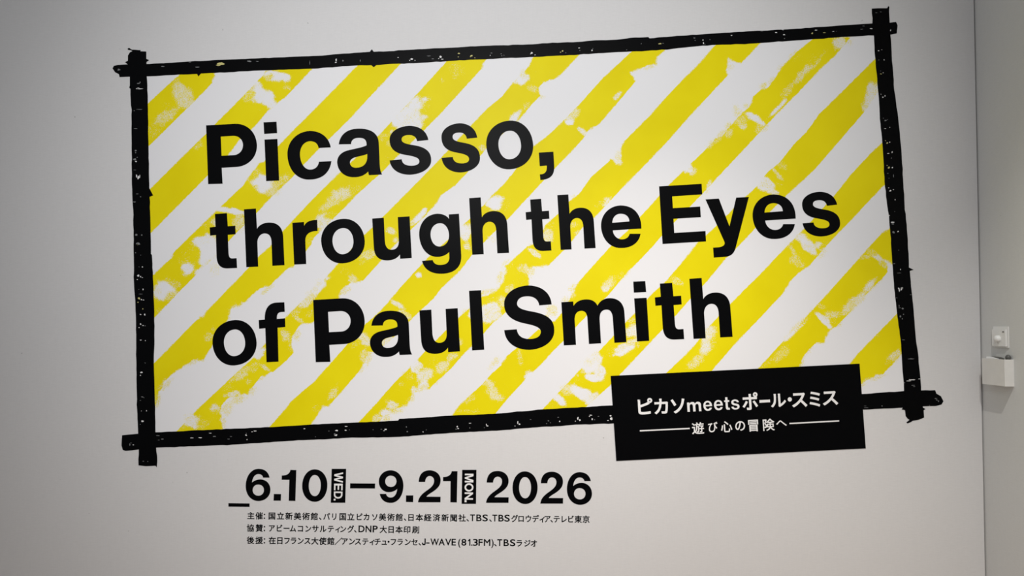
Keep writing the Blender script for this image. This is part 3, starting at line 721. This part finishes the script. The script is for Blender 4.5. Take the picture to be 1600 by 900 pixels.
FL_BOTTOM = [(247, 680.6, 6, 1.2, 1), (254, 686, 6, 1.6, 1), (248, 687.6, 4, .8, 1), (203, 695, 1.6, 5, 1), (208.6, 695, 3, 1.4, 0), (205, 692, 4, .9, 1), (300, 684.2, 5, 1.4, 0), (313, 684, 7, 1.6, 0), (329, 676.8, 6, 1, 0), (335, 681.8, 5, 2, 1), (357, 686, 5, 1, 1), (361, 682, 4, .8, 1), (384.6, 680, 3.6, 2.2, 0), (386, 687, 1.6, 2.6, 0), (385, 677, 2, 1, 1), (398.6, 673.4, 5.4, 1.4, 0), (394, 674.6, 3, 1.4, 0), (418, 667.4, 5, .9, 1), (475.6, 669.8, 3.6, 1.2, 0), (526, 672.6, 5, 2.6, 0), (525, 680, 5.4, 2.6, 0), (523, 678.6, 3, 4.6, 1), (514, 673.4, 1.6, 1.2, 1), (493, 682.4, 2, .8, 1), (541, 666.2, 5.4, 1.6, 0), (540, 672, 4, 2, 0), (546, 671.6, 1.6, 1, 1), (602.6, 671, 5, 2, 0), (600, 673, 3, 1, 0), (596, 670.6, 3, .8, 1), (583, 671.4, 1.6, 1, 1), (635, 667, 2, 2, 1), (636.6, 674.4, 3, 2, 1), (661, 674.8, 1.8, 2, 0), (666, 671.6, 2, 1, 1), (714.4, 666.6, 3, 2.4, 0), (716, 669.6, 3, 2, 0), (712.6, 670.4, 1.6, 1, 0), (734.4, 661.2, 4, 1.2, 0), (734, 668.6, 1.8, 2, 1), (761.4, 665.4, 3.6, 2, 0), (760, 663.4, 1.6, 3, 0), (756.6, 668.2, 1.4, 1, 1), (809, 660.4, 2.4, 5, 0), (811.6, 662.8, 3, 3, 0), (804.6, 665.6, 1.8, 1.4, 0), (829, 655.4, 2.4, .9, 1), (857, 657.4, 3, 2, 1), (854, 661.8, 2, 1.2, 1), (860, 660.6, 1.6, 1, 1), (872, 652, 3, 1.4, 1), (874.4, 658.4, 2.2, 2.6, 0), (903, 653.6, 3, 4.4, 0), (906, 656.4, 3.4, 3.4, 0), (899, 658, 2.2, 1.2, 0), (923, 648.8, 5, 2, 0), (925.2, 655, 2, 4, 0), (921, 650.6, 2, 1.4, 0), (929, 655.6, 1.4, 1.6, 1), (935, 650.4, 3, 1, 1), (954, 649.6, 4, 3, 0), (954.6, 654, 5.4, 4.6, 0), (950, 657, 3.4, 1.6, 0), (1353, 637, 9, .8, 1), (1352, 634.4, 5, .7, 1), (1378, 634.2, 1.8, 2, 1), (1462, 622.6, 5, 1.2, 1), (1463.6, 625, 3, 2.4, 1), (1466, 627, 2, 3, 1), (1452, 633.6, 1, 1.6, 1)]


def fleck_polys(lst):
    out = []
    for x, y, w_, h_, t in lst:
        n = 9
        ph = random.random() * 6
        pts = []
        for k in range(n):
            th = ph + 2 * math.pi * k / n
            r = random.uniform(0.55, 1.15) * 0.5
            pts.append(wall_xz(x + r * w_ * math.cos(th), y + r * h_ * math.sin(th)))
        out.append((pts, t + 1))
    return out


def px_loop(pts, rough=0.0):
    """outline from photo pixels, with the slight raggedness of a brushed edge"""
    out = []
    n = len(pts)
    for i in range(n):
        a, b = pts[i], pts[(i + 1) % n]
        out.append(wall_xz(*a))
        L = math.dist(a, b)
        if rough and L > 14:
            k = int(L / 7)
            nx_, ny_ = -(b[1] - a[1]) / L, (b[0] - a[0]) / L
            for j in range(1, k):
                e = random.gauss(0, rough)
                out.append(wall_xz(a[0] + (b[0] - a[0]) * j / k + nx_ * e, a[1] + (b[1] - a[1]) * j / k + ny_ * e))
    return out


fr = empty('painted_frame', (wall_xz(810, 380)[0], 0.0, wall_xz(810, 690)[1]))
tag(fr, 'black brush-stroke frame of four overlapping flecked bars around the striped panel', 'frame')
for k, (pts, fl) in enumerate(((TOP, FL_TOP), (LEFT, FL_LEFT), (RIGHT, FL_RIGHT), (BOTTOM, FL_BOTTOM))):
    y1 = -0.0008 - (0.00015 if k in (1, 2) else 0.0)
    sheet('frame_bar', [px_loop(pts, 0.22)], -0.0003, y1, PAINT, fr, fleck_polys(fl))

# ------------------------------------------------------------------ title lettering
A1, A2, A3 = (310, 180, 8), (500, 180, 8), (690, 170, 8)
B1, B2, B3, B4, B5, B6 = (320, 320, 8), (480, 320, 8), (640, 305, 8), (820, 295, 8), (1020, 285, 8), (1130, 290, 8)
C1, C2, C3, C4, C5 = (320, 470, 8), (480, 460, 8), (630, 450, 8), (780, 440, 8), (960, 430, 8)
G = {}


def glyph(key, win, path, a=TILT):
    G[key] = parse(path, *win, a)
    return G[key]


glyph('P', A1, 'M 97 128 L 455 108 h 732 375 v 470 648 L 292 658 L 303 857 L 123 862 M 280 268 L 430 258 h 558 370 v 440 500 L 290 508')
glyph('i', A1, 'M 815 90 L 977 82 L 985 225 L 823 235 M 827 305 L 988 297 L 1010 818 L 848 824')
glyph('c', A1, 'M 1655 403 C 1635 285 1540 197 1393 197 h 1113 500 v 1390 805 C 1540 805 1645 725 1663 575 L 1507 582 C 1500 640 1460 680 1400 680 h 1270 495 v 1395 325 C 1455 325 1495 355 1502 410')
glyph('a', A2, 'M 235 365 C 250 240 340 168 490 168 C 640 168 730 230 735 345 L 746 600 C 750 680 760 715 778 742 L 613 750 C 608 735 604 720 603 703 C 560 752 500 775 430 775 h 215 590 C 215 495 290 452 370 435 C 450 417 540 400 582 378 C 586 315 560 283 490 283 C 420 283 390 315 388 362 '
      'M 590 485 C 540 507 470 515 430 530 C 392 545 375 565 375 592 C 375 635 405 657 450 657 C 545 657 602 600 590 485')
glyph('s', A2, 'M 1355 310 C 1335 195 1240 133 1115 133 h 870 310 C 870 440 970 480 1060 495 C 1160 512 1242 525 1242 578 C 1242 615 1200 632 1140 632 C 1070 632 1025 605 1022 552 L 870 565 C 885 680 985 745 1125 745 h 1390 560 C 1390 430 1280 392 1170 375 C 1090 362 1020 350 1020 303 C 1020 265 1060 248 1115 248 C 1170 248 1205 275 1214 325')
glyph('o', A3, oval(558, 148, 1145, 757) + oval(710, 274, 993, 632))
glyph(',', A3, 'M 1215 548 L 1397 537 L 1408 720 C 1412 830 1360 885 1235 890 L 1228 820 C 1290 820 1320 790 1315 710 L 1227 717')
glyph('t', B1, 'M 128 115 L 277 105 L 288 268 L 382 262 L 385 368 L 288 376 L 297 600 C 300 650 310 672 350 670 L 398 667 L 404 790 L 290 795 C 190 800 150 740 148 640 L 140 378 L 67 385 L 62 283 L 135 275')
glyph('h', B1, 'M 490 57 L 640 47 L 652 302 C 680 250 740 222 810 222 C 910 222 975 280 980 400 L 997 755 L 845 762 L 835 465 C 832 400 805 358 752 358 C 695 358 655 410 658 480 L 668 773 L 520 780')
glyph('r', B1, 'M 1095 225 L 1240 215 L 1242 265 C 1265 215 1310 190 1405 188 L 1410 328 C 1310 325 1255 370 1257 450 L 1268 740 L 1118 747')
glyph('u', B2, 'M 813 172 L 958 162 L 970 440 C 975 520 1000 562 1055 562 C 1115 562 1148 520 1145 450 L 1133 153 L 1280 145 L 1307 665 L 1162 675 L 1160 620 C 1130 665 1080 695 1000 695 C 880 695 835 630 832 510')
glyph('g', B3, 'M 490 241 L 617 232 L 646 760 C 650 900 560 982 392 982 C 270 982 180 930 156 822 L 288 810 C 300 850 330 872 378 872 C 460 872 500 840 497 770 L 495 710 C 460 747 410 770 350 770 h 120 500 v 345 232 C 420 232 470 260 493 297 ' + oval(262, 350, 493, 642))
glyph('e', B4, 'M 1457 497 L 1100 520 C 1105 580 1150 632 1215 632 C 1265 632 1300 605 1310 562 L 1447 562 C 1430 670 1340 740 1210 740 h 953 475 v 1195 208 C 1360 208 1460 315 1457 497 M 1093 425 C 1095 360 1135 312 1198 312 C 1265 312 1305 350 1307 408')
glyph('E', B5, 'M 78 50 L 610 18 L 618 150 L 242 175 L 250 322 L 592 302 L 600 435 L 258 455 L 268 632 L 658 608 L 665 738 L 122 770')
glyph('y', B5, 'M 658 213 L 825 203 L 958 550 L 1042 190 L 1200 183 L 1031 831 C 1008 900 965 926 900 930 L 762 941 L 753 816 L 822 811 C 885 803 910 775 893 738')
glyph('f', C1, 'M 995 18 L 1000 138 L 960 140 C 915 145 900 165 902 227 L 1003 218 L 1007 328 L 910 336 L 922 760 L 772 768 L 757 342 L 680 350 L 675 240 L 750 235 C 745 100 800 24 900 22')
glyph('l', C3, 'M 823 35 L 973 27 L 1013 772 L 862 780')
glyph('S', C4, 'M 655 285 L 500 297 C 490 220 430 183 355 183 C 275 183 225 215 223 275 C 222 330 300 355 400 372 C 560 400 690 450 688 605 v 380 853 C 200 853 75 760 63 607 L 220 595 C 230 680 290 717 375 717 C 465 717 520 685 520 625 C 520 570 430 545 330 525 C 200 500 62 440 62 285 v 360 48 C 530 48 645 140 655 285')
glyph('m', C4, 'M 777 258 L 925 248 L 930 303 C 960 250 1020 222 1090 222 C 1160 222 1205 250 1228 300 C 1260 240 1310 207 1385 207 C 1500 207 1560 280 1565 390 L 1590 757 L 1440 765 L 1420 460 C 1415 390 1390 350 1345 350 C 1285 350 1252 390 1255 470 L 1273 770 L 1122 780 L 1103 470 C 1100 400 1075 365 1030 365 C 970 365 940 410 943 480 L 960 790 L 808 797')

WORDS = [
    ('large black title word ending in a comma, alone on the top lettering line',
     [('P', None), ('i', None), ('c', None), ('a', None), ('s', None), ('s', (A3, (-12, 360), (480, 610), (215, 182), (225, 797))), ('o', None), (',', None)]),
    ('longest black lowercase title word, opening the middle lettering line',
     [('t', None), ('h', None), ('r', None), ('o', (B2, (175, 455), (720, 455), (450, 175), (448, 732))), ('u', None), ('g', None),
      ('h', (B3, (780, 745), (1243, 717), (742, 35), (780, 745)))]),
    ('short three-letter black word in the middle of the second lettering line',
     [('t', (B4, (10, 285), (333, 772), (68, 133), (230, 777))), ('h', (B4, (445, 765), (885, 740), (407, 78), (445, 765))), ('e', None)]),
    ('four-letter capitalised black title word at the right end of the middle lettering line',
     [('E', None), ('y', None), ('e', (B6, (367, 390), (907, 415), (635, 110), (640, 668))), ('s', (B6, (975, 240), (1461, 470), (1205, 77), (1215, 637)))]),
    ('two-letter black lowercase word that opens the third lettering line',
     [('o', (C1, (97, 525), (648, 520), (375, 240), (370, 808))), ('f', None)]),
    ('four-letter black title word between the short word and the last word of the third line',
     [('P', (C2, (75, 68), (718, 310), (75, 68), (105, 852))), ('a', (C2, (785, 610), (1311, 745), (1040, 203), (965, 783))),
      ('u', (C3, (203, 278), (710, 787), (203, 278), (400, 823))), ('l', None)]),
    ('five-letter black title word at the right end of the third line, above the black plaque',
     [('S', None), ('m', None), ('i', 'own'), ('t', (C5, (505, 278), (872, 800), (568, 103), (740, 806))), ('h', (C5, (985, 797), (1477, 768), (932, 43), (985, 797)))]),
]
G['own'] = parse('M 235 81 L 385 73 L 397 210 L 243 218 M 247 290 L 402 282 L 435 820 L 283 828', *C5, TILT)
for label, items in WORDS:
    sh = []
    for key, spec in items:
        lp = G['own'] if spec == 'own' else (refit(G[key], *spec[0], TILT, *spec[1:]) if spec else G[key])
        sh.append(place(lp, TILT))
    xs = [p[0] for lp in sh for l in lp for p in l]
    zs = [p[1] for lp in sh for l in lp for p in l]
    e = empty('title_word', ((min(xs) + max(xs)) / 2, -0.0003, min(zs)))
    tag(e, label, 'lettering', 'title words on the striped panel')
    for lp in sh:
        sheet('letter', lp, -0.0003, -0.0009, BLACK, e)

# ------------------------------------------------------------------ black plaque with the subtitle
PL0, PL1 = -0.0010, -0.0022
pc = [wall_xz(954.1, 587.3), wall_xz(1342.7, 568.2), wall_xz(1352.4, 700.4), wall_xz(962.9, 720.1)]
plaque = sheet('subtitle_plaque', [pc], PL0, PL1, BLACK)
tag(plaque, 'black rectangular plaque with white subtitle lettering over the lower right of the frame', 'plaque')


def put_char(ch, l, t, r, b, off, a, y0, y1, mat, parent, name='letter', turn=False, full=False, outline=None):
    """a character of the built-in font set to the box the photo shows, in the turned frame of its line"""
    lp = outline or font_loops(ch, 0.0)
    if turn:
        lp = [[(p[1], -p[0]) for p in l_] for l_ in lp]
    cx, cy = (l + r) / 2, (t + b) / 2
    c = to_uv(wall_xz(cx, cy), a)
    k = DIST / F_PX * math.dist(wall_xz(cx, cy), wall_xz(cx + 1, cy)) / (DIST / F_PX)
    kx = 0.0 if (a == 0 or full) else 0.03
    w_, h_ = (r - l) - kx * (b - t), (b - t) - kx * (r - l)
    b = bounds(lp)
    hv = 0.0 if outline else off * min(w_ * k / (b[1] - b[0]), h_ * k / (b[3] - b[2])) * 0.9
    lp = fit(lp, c[0] - w_ * k / 2 + hv, c[0] + w_ * k / 2 - hv, c[1] - h_ * k / 2 + hv, c[1] + h_ * k / 2 - hv)
    if outline:
        lp = [swell(q, lp, off * k) for q in lp]
    return sheet(name, place(lp, a), y0, y1, mat, parent, heavy=hv)


KATA = 0.027
SUB = [('ピ', 996.2, 621.8, 1019.8, 647.5, KATA), ('カ', 1021.7, 622.5, 1044, 647, KATA), ('ソ', 1047.9, 622.8, 1070, 645.9, KATA),
       ('m', 1073, 627.3, 1095.8, 643.5, -0.30), ('e', 1098.2, 625.7, 1112.8, 642.2, -0.30), ('e', 1114.8, 624.4, 1129.7, 641.4, -0.30),
       ('t', 1130.8, 620.2, 1140.1, 640.6, -0.30), ('s', 1141.7, 623.5, 1155.5, 640.3, -0.30),
       ('ポ', 1159.1, 612.8, 1184.3, 640.7, KATA), ('ー', 1186.2, 624.2, 1202.9, 629.2, KATA), ('ル', 1203.6, 614.7, 1227.9, 636.2, KATA),
       ('・', 1230.3, 620.5, 1237.1, 627.4, 0.0), ('ス', 1236.6, 613.6, 1260.8, 636.2, KATA), ('ミ', 1263.7, 611.5, 1281.5, 635.6, KATA),
       ('ス', 1284.5, 610.9, 1308.9, 633.2, KATA)]
SUB2 = [('遊', 1080.6, 659.4, 1100, 678.3), ('び', 1106.1, 659, 1121.2, 675.4), ('心', 1125.8, 657.8, 1144, 675.4), ('の', 1148.2, 657.7, 1164.1, 673.1),
        ('冒', 1168.6, 655.6, 1184.8, 674.2), ('険', 1191.4, 654, 1210, 673.1), ('へ', 1212.1, 656.4, 1228.9, 665.7)]
for ch, l, t, r, b, off in SUB:
    put_char(ch, l, t, r, b, off, TILT, PL1, PL1 - 0.0004, WHITE, plaque, outline=G.get(ch))
for ch, l, t, r, b in SUB2:
    put_char(ch, l, t, r, b, 0.016, TILT, PL1, PL1 - 0.0004, WHITE, plaque)
for (x0, y0), (x1, y1) in (((999.6, 673), (1077.4, 669.3)), ((1233.2, 661.6), (1310.7, 657.5))):
    sheet('rule_line', [[wall_xz(x0, y0 - 1), wall_xz(x1, y1 - 1), wall_xz(x1, y1 + 1), wall_xz(x0, y0 + 1)]], PL1, PL1 - 0.0004, WHITE, plaque)

# ------------------------------------------------------------------ dates
D1, D2, D3, D4 = (380, 725, 10), (540, 725, 10), (690, 725, 10), (780, 725, 10)
six = glyph('6', D1, 'M 412 213 C 395 125 335 75 240 75 h 40 335 v 235 578 h 425 408 v 270 240 C 215 240 165 262 138 290 C 145 215 180 157 240 157 C 282 157 306 180 312 213 ' + oval(148, 320, 325, 495), 0)
one = glyph('1', D1, 'M 738 92 L 830 95 L 815 577 L 712 575 L 722 247 L 602 246 L 604 180 C 680 180 730 150 738 92', 0)
zero = glyph('0', D1, oval(922, 83, 1315, 590) + oval(1025, 170, 1213, 502), 0)
two = glyph('2', D2, 'M 1143 280 C 1145 170 1200 98 1315 98 h 1485 255 C 1485 340 1430 385 1375 425 C 1330 455 1280 480 1262 510 L 1485 512 L 1482 598 L 1132 598 C 1138 530 1180 480 1240 435 C 1300 390 1383 345 1383 262 v 1315 187 h 1243 280', 0)
nine = [[(-p[0], -p[1]) for p in lp] for lp in six]


def rf(lp, win, l, t, r, b):
    return refit(lp, *win, 0, (l, (t + b) / 2), (r, (t + b) / 2), ((l + r) / 2, t), ((l + r) / 2, b))


dates = empty('date_lettering', (wall_xz(655, 787)[0], 0.0, wall_xz(655, 787)[1]))
tag(dates, 'large black opening dates with two small weekday boxes, on the wall below the frame', 'lettering')
for lp in (six, one, zero, rf(nine, D2, 518, 98, 903, 607), two, parse('M 158 112 L 248 112 L 238 600 L 137 598 L 140 268 L 22 268 L 24 203 C 95 203 150 175 158 112', *D3, 0),
           rf(two, D3, 698, 108, 1050, 608), rf(zero, D3, 1108, 115, 1500, 625), rf(two, D4, 645, 120, 1000, 620), rf(six, D4, 1058, 127, 1450, 637)):
    sheet('digit', lp, 0.0, -0.0006, BLACK, dates)
for win, p in ((D1, 'M 480 468 L 592 470 L 588 573 L 475 572'), (D2, 'M 945 490 L 1058 490 L 1055 595 L 943 593')):
    sheet('full_stop', parse(p, *win, 0), 0.0, -0.0006, BLACK, dates)
sheet('dash', parse('M 72 302 L 462 305 L 460 382 L 70 380', *D2, 0), 0.0, -0.0006, BLACK, dates)
sheet('underscore', [[wall_xz(357, 786.1), wall_xz(390, 786.7), wall_xz(390, 791.9), wall_xz(357, 791.6)]], 0.0, -0.0006, BLACK, dates)
ring = lambda a, b, c, d: [(c + a * math.cos(k * math.pi / 16), d + b * math.sin(k * math.pi / 16)) for k in range(32)]
CAPS = {
    'W': [[(0, 1), (.15, 1), (.285, .3), (.42, 1), (.58, 1), (.715, .3), (.85, 1), (1, 1), (.80, 0), (.63, 0), (.5, .68), (.37, 0), (.20, 0)]],
    'E': [[(0, 0), (0, 1), (1, 1), (1, .83), (.27, .83), (.27, .59), (.92, .59), (.92, .42), (.27, .42), (.27, .17), (1, .17), (1, 0)]],
    'D': [[(0, 0), (0, 1), (.45, 1)] + [(.45 + .55 * math.sin(k * math.pi / 16), .5 + .5 * math.cos(k * math.pi / 16)) for k in range(1, 16)] + [(.45, 0)],
          [(.21, .17), (.21, .83), (.45, .83)] + [(.45 + .34 * math.sin(k * math.pi / 16), .5 + .33 * math.cos(k * math.pi / 16)) for k in range(1, 16)] + [(.45, .17)]],
    'M': [[(0, 0), (0, 1), (.28, 1), (.5, .3), (.72, 1), (1, 1), (1, 0), (.81, 0), (.81, .72), (.58, 0), (.42, 0), (.19, .72), (.19, 0)]],
    'O': [ring(.5, .5, .5, .5), ring(.30, .32, .5, .5)],
    'N': [[(0, 0), (0, 1), (.22, 1), (.78, .32), (.78, 1), (1, 1), (1, 0), (.78, 0), (.22, .68), (.22, 0)]],
    '.': [[(0, 0), (0, 1), (1, 1), (1, 0)]],
}
for corners, letters in (
        (((518.3, 732.5), (540.9, 732.5), (539.5, 785.5), (516.9, 785.5)),
         [('W', 522.3, 737.9, 536, 754), ('E', 522, 755.7, 535.5, 766), ('D', 521.7, 767.9, 535.2, 779), ('.', 521.5, 779.2, 524.3, 782)]),
        (((722.2, 734.1), (744.5, 734.1), (743.8, 787.2), (721.3, 787.2)),
         [('M', 726.3, 740.1, 739.8, 753.7), ('O', 725.9, 755, 739.8, 768), ('N', 726, 769.3, 739.1, 780.7), ('.', 725.9, 781.3, 729, 784.7)])):
    bx = sheet('weekday_box', [[wall_xz(*p) for p in corners]], 0.0, -0.0006, BLACK, dates)
    for ch, l, t, r, b in letters:
        lp = [[(p[1], -p[0]) for p in q] for q in CAPS[ch]]      # turned to read downwards
        uv = lambda x, y: to_uv(wall_xz(x, y), 0)
        cx, cy = (l + r) / 2, (t + b) / 2
        lp = fit(lp, uv(l, cy)[0], uv(r, cy)[0], uv(cx, b)[1], uv(cx, t)[1])
        o = sheet('letter', lp, -0.0006, -0.0009, WHITE)
        o.parent = bx
        o.location = o.location - bx.location - dates.location

# ------------------------------------------------------------------ the three small credit lines
Z1, Z2, Z3 = (380, 7.273), (580, 8.889), (740, 8.421)
CRED = [
    (811.2, 'top line of small black credit text under the dates, the longest of the three',
     [(Z1, '主48 催140 ：256 国290 立385 新480 美577 術672 館768 、862 パ912 リ1012 国1095 立1185 ピ1292 カ1370 ソ1465'),
      (Z2, '美108 術224 館340 、455 日518 本620 経735 済858 新978 聞1102 社1213 、1325 T1375 B1462 S1547'),
      (Z3, '、207 T248 B329 S407 グ497 ロ592 ウ687 デ775 ィ870 ア935 、1012 テ1055 レ1160 ビ1247 東1330 京1435')]),
    (830.4, 'middle line of small black credit text under the dates, the shortest of the three',
     [(Z1, '協42 賛142 ：256 ア293 ビ383 ー460 ム530 コ622 ン708 サ785 ル872 テ962 ィ1047 ン1105 グ1185 、1262 D1312 N1392'),
      (Z2, 'P22 大120 日242 本338 印452 刷570')]),
    (849.6, 'bottom line of small black credit text, with brackets near its right end',
     [(Z1, '後42 援140 ：256 在290 日388 フ468 ラ542 ン622 ス697 大775 使862 館955 ／1042 ア1122 ン1205 ス1272 テ1355 ィ1437'),
      (Z2, 'チ48 ュ147 ・230 フ272 ラ365 ン470 セ560 、660 J708 -765 W825 A940 V1030 E1118 (1210 81255 11345 .1390 31415 F1492'),
      (Z3, 'M137 )236 、272 T313 B397 S480 ラ567 ジ668 オ755')]),
]
EM = 11.9
ALT = {     # plain signwriter's forms of two characters
    '1': [[(0, .53), (.30, .57), (.52, .682), (1, .682), (1, 0), (.62, 0), (.62, .50), (0, .46)]],
    'J': [[(.74, .682), (1, .682), (1, .19), (.93, .07), (.75, 0), (.3, 0), (.08, .05), (0, .17), (0, .24), (.24, .24), (.28, .14), (.5, .10), (.69, .14), (.74, .22)]],
}
LATIN_W = {'T': 7.2, 'B': 7.8, 'S': 8.0, 'D': 9.0, 'N': 8.6, 'P': 7.4, 'J': 5.2, '-': 4.8, 'W': 12.6, 'A': 9.0, 'V': 8.8, 'E': 6.3, 'F': 6.0,
           'M': 9.6, '8': 7.2, '1': 3.4, '3': 7.2, '(': 3.0, ')': 3.0, '.': 1.7}
for base_y, label, runs in CRED:
    k = math.dist(wall_xz(600, base_y), wall_xz(601, base_y))
    v0 = wall_xz(392, base_y - 0.079 * EM)[1]
    loops = []
    for (x0, s), run in runs:
        for item in run.split():
            ch, zx = item[0], float(item[1:])
            lat = ord(ch) < 128
            em = EM * (1.22 if lat else 1.0) * k
            lp = ALT.get(ch) or font_loops(ch, 0.0)
            u0 = wall_xz(x0 + zx / s, base_y)[0]
            b = bounds(lp)
            left = b[0]
            sx = 0.93 if (not lat and ord(ch) < 0x3100 and ch not in '、：・') else 1.0
            if lat:
                sx = LATIN_W[ch] * k / ((b[1] - b[0]) * em)
            if ch == '：':
                left = 0.42
            loops += [[(u0 + (p[0] - left) * em * sx, v0 + p[1] * em) for p in l] for l in lp]
    tag(sheet('credit_line', loops, 0.0, -0.0004, BLACK, heavy=0.023 * EM * k), label, 'lettering', 'credit lines under the dates')

# ------------------------------------------------------------------ fittings on the right-hand wall
SX = CORNER
# wall plate with a round knob
yn, zt = side_yz(1577, 510, SX)
_, zb = side_yz(1577, 544, SX)
yf = yn + 0.088
bm = bmesh.new()
box_bm(bm, (SX - 0.0035, yn, zb), (SX, yf, zt), 0.0012)
plate = bm_obj('switch_plate', bm, PLASTIC)
tag(plate, 'white plastic wall plate with a round knob, above the open box on the right-hand wall', 'wall switch')
bm = bmesh.new()
box_bm(bm, (SX - 0.010, yn + 0.006, zb + 0.004), (SX - 0.0035, yf - 0.002, zt - 0.010), 0.002)
bm_obj('cover', bm, PLASTIC, plate)
ky, kz = side_yz(1559.5, 529.5, SX - 0.012)
bm = bmesh.new()
prof = [(0.0, 0.0125), (0.006, 0.0130), (0.010, 0.0118), (0.0135, 0.0088), (0.0155, 0.0045), (0.0162, 0.0)]
ns = 28
rings = []
for h, r in prof:
    if r == 0:
        rings.append([bm.verts.new((SX - 0.010 - h, ky, kz))])
    else:
        rings.append([bm.verts.new((SX - 0.010 - h, ky + r * math.cos(6.28318 * j / ns), kz + r * math.sin(6.28318 * j / ns))) for j in range(ns)])
for a_, b_ in zip(rings, rings[1:]):
    for j in range(ns):
        if len(b_) == 1:
            bm.faces.new((a_[j], a_[(j + 1) % ns], b_[0]))
        else:
            bm.faces.new((a_[j], a_[(j + 1) % ns], b_[(j + 1) % ns], b_[j]))
bm_obj('knob', bm, PLASTIC, plate, True)
bm = bmesh.new()
box_bm(bm, (SX - 0.0115, yn + 0.014, zt - 0.022), (SX - 0.0098, yn + 0.024, zt - 0.018), 0.0006, 1)
bm_obj('indicator', bm, DARK, plate)

# open-topped card box
byn, bzb = side_yz(1585, 604, SX)
_, bzt = side_yz(1585, 562, SX)
bd, bl = 0.034, 0.130
byf = byn + bl
xo = SX - bd
th = 0.0022
bm = bmesh.new()
cor = lambda z, i: [bm.verts.new(p) for p in ((xo + i, byn + i, z), (SX - i, byn + i, z), (SX - i, byf - i, z), (xo + i, byf - i, z))]
ob_, ot_, it_, ib_ = cor(bzb, 0), cor(bzt, 0), cor(bzt, th), cor(bzb + th, th)
for lo_, hi_ in ((ob_, ot_), (ot_, it_), (it_, ib_)):
    for j in range(4):
        bm.faces.new((lo_[j], lo_[(j + 1) % 4], hi_[(j + 1) % 4], hi_[j]))
bm.faces.new(ob_)
bm.faces.new(ib_)
cb = bm_obj('wall_box', bm, CARD)
tag(cb, 'small white open-topped box fixed to the right-hand wall below the knob plate', 'box')
bm = bmesh.new()
bmesh.ops.create_uvsphere(bm, u_segments=24, v_segments=14, radius=0.011)
for v in bm.verts:
    v.co = Vector((v.co.x * 0.8, v.co.y * 0.9, v.co.z)) + Vector((SX - 0.010, byn + 0.016, bzt + 0.006))
bm_obj('catch', bm, DARK, cb, True)['label'] = 'dark grey round catch'
bm = bmesh.new()
bmesh.ops.create_uvsphere(bm, u_segments=28, v_segments=12, radius=1.0)
for v in bm.verts:
    v.co = Vector((v.co.x * 0.008, v.co.y * 0.047, v.co.z * 0.0065)) + Vector((xo + 0.0175, byf - 0.056, bzt + 0.0015))
bm_obj('dark_oval', bm, DARK, cb, True)['label'] = 'dark oval shape at the top of the box'  # flattened dark ellipsoid set into the top of the box
# folded paper slip sticking out of the box
bm = bmesh.new()
n = 14
for i in range(n + 1):
    t = i / n
    y = byf - 0.022 - t * 0.066
    z = bzt + 0.006 - 0.004 * t + 0.001 * math.sin(t * 5)
    x = xo + 0.0032 + 0.002 * math.sin(t * 3.1)
    for dx, dz in ((0, 0), (0.004, 0.0004), (0.004, -0.03), (0, -0.03)):
        bm.verts.new((x + dx, y, z + dz))
bm.verts.ensure_lookup_table()
for i in range(n):
    for j in range(4):
        a_, b_ = i * 4 + j, i * 4 + (j + 1) % 4
        bm.faces.new([bm.verts[q] for q in (a_, b_, b_ + 4, a_ + 4)])
bm.faces.new([bm.verts[q] for q in (0, 1, 2, 3)])
bm.faces.new([bm.verts[n * 4 + q] for q in (3, 2, 1, 0)])
tag(bm_obj('paper_slip', bm, PAPER), 'bright white folded paper slip standing in the open wall box', 'paper')
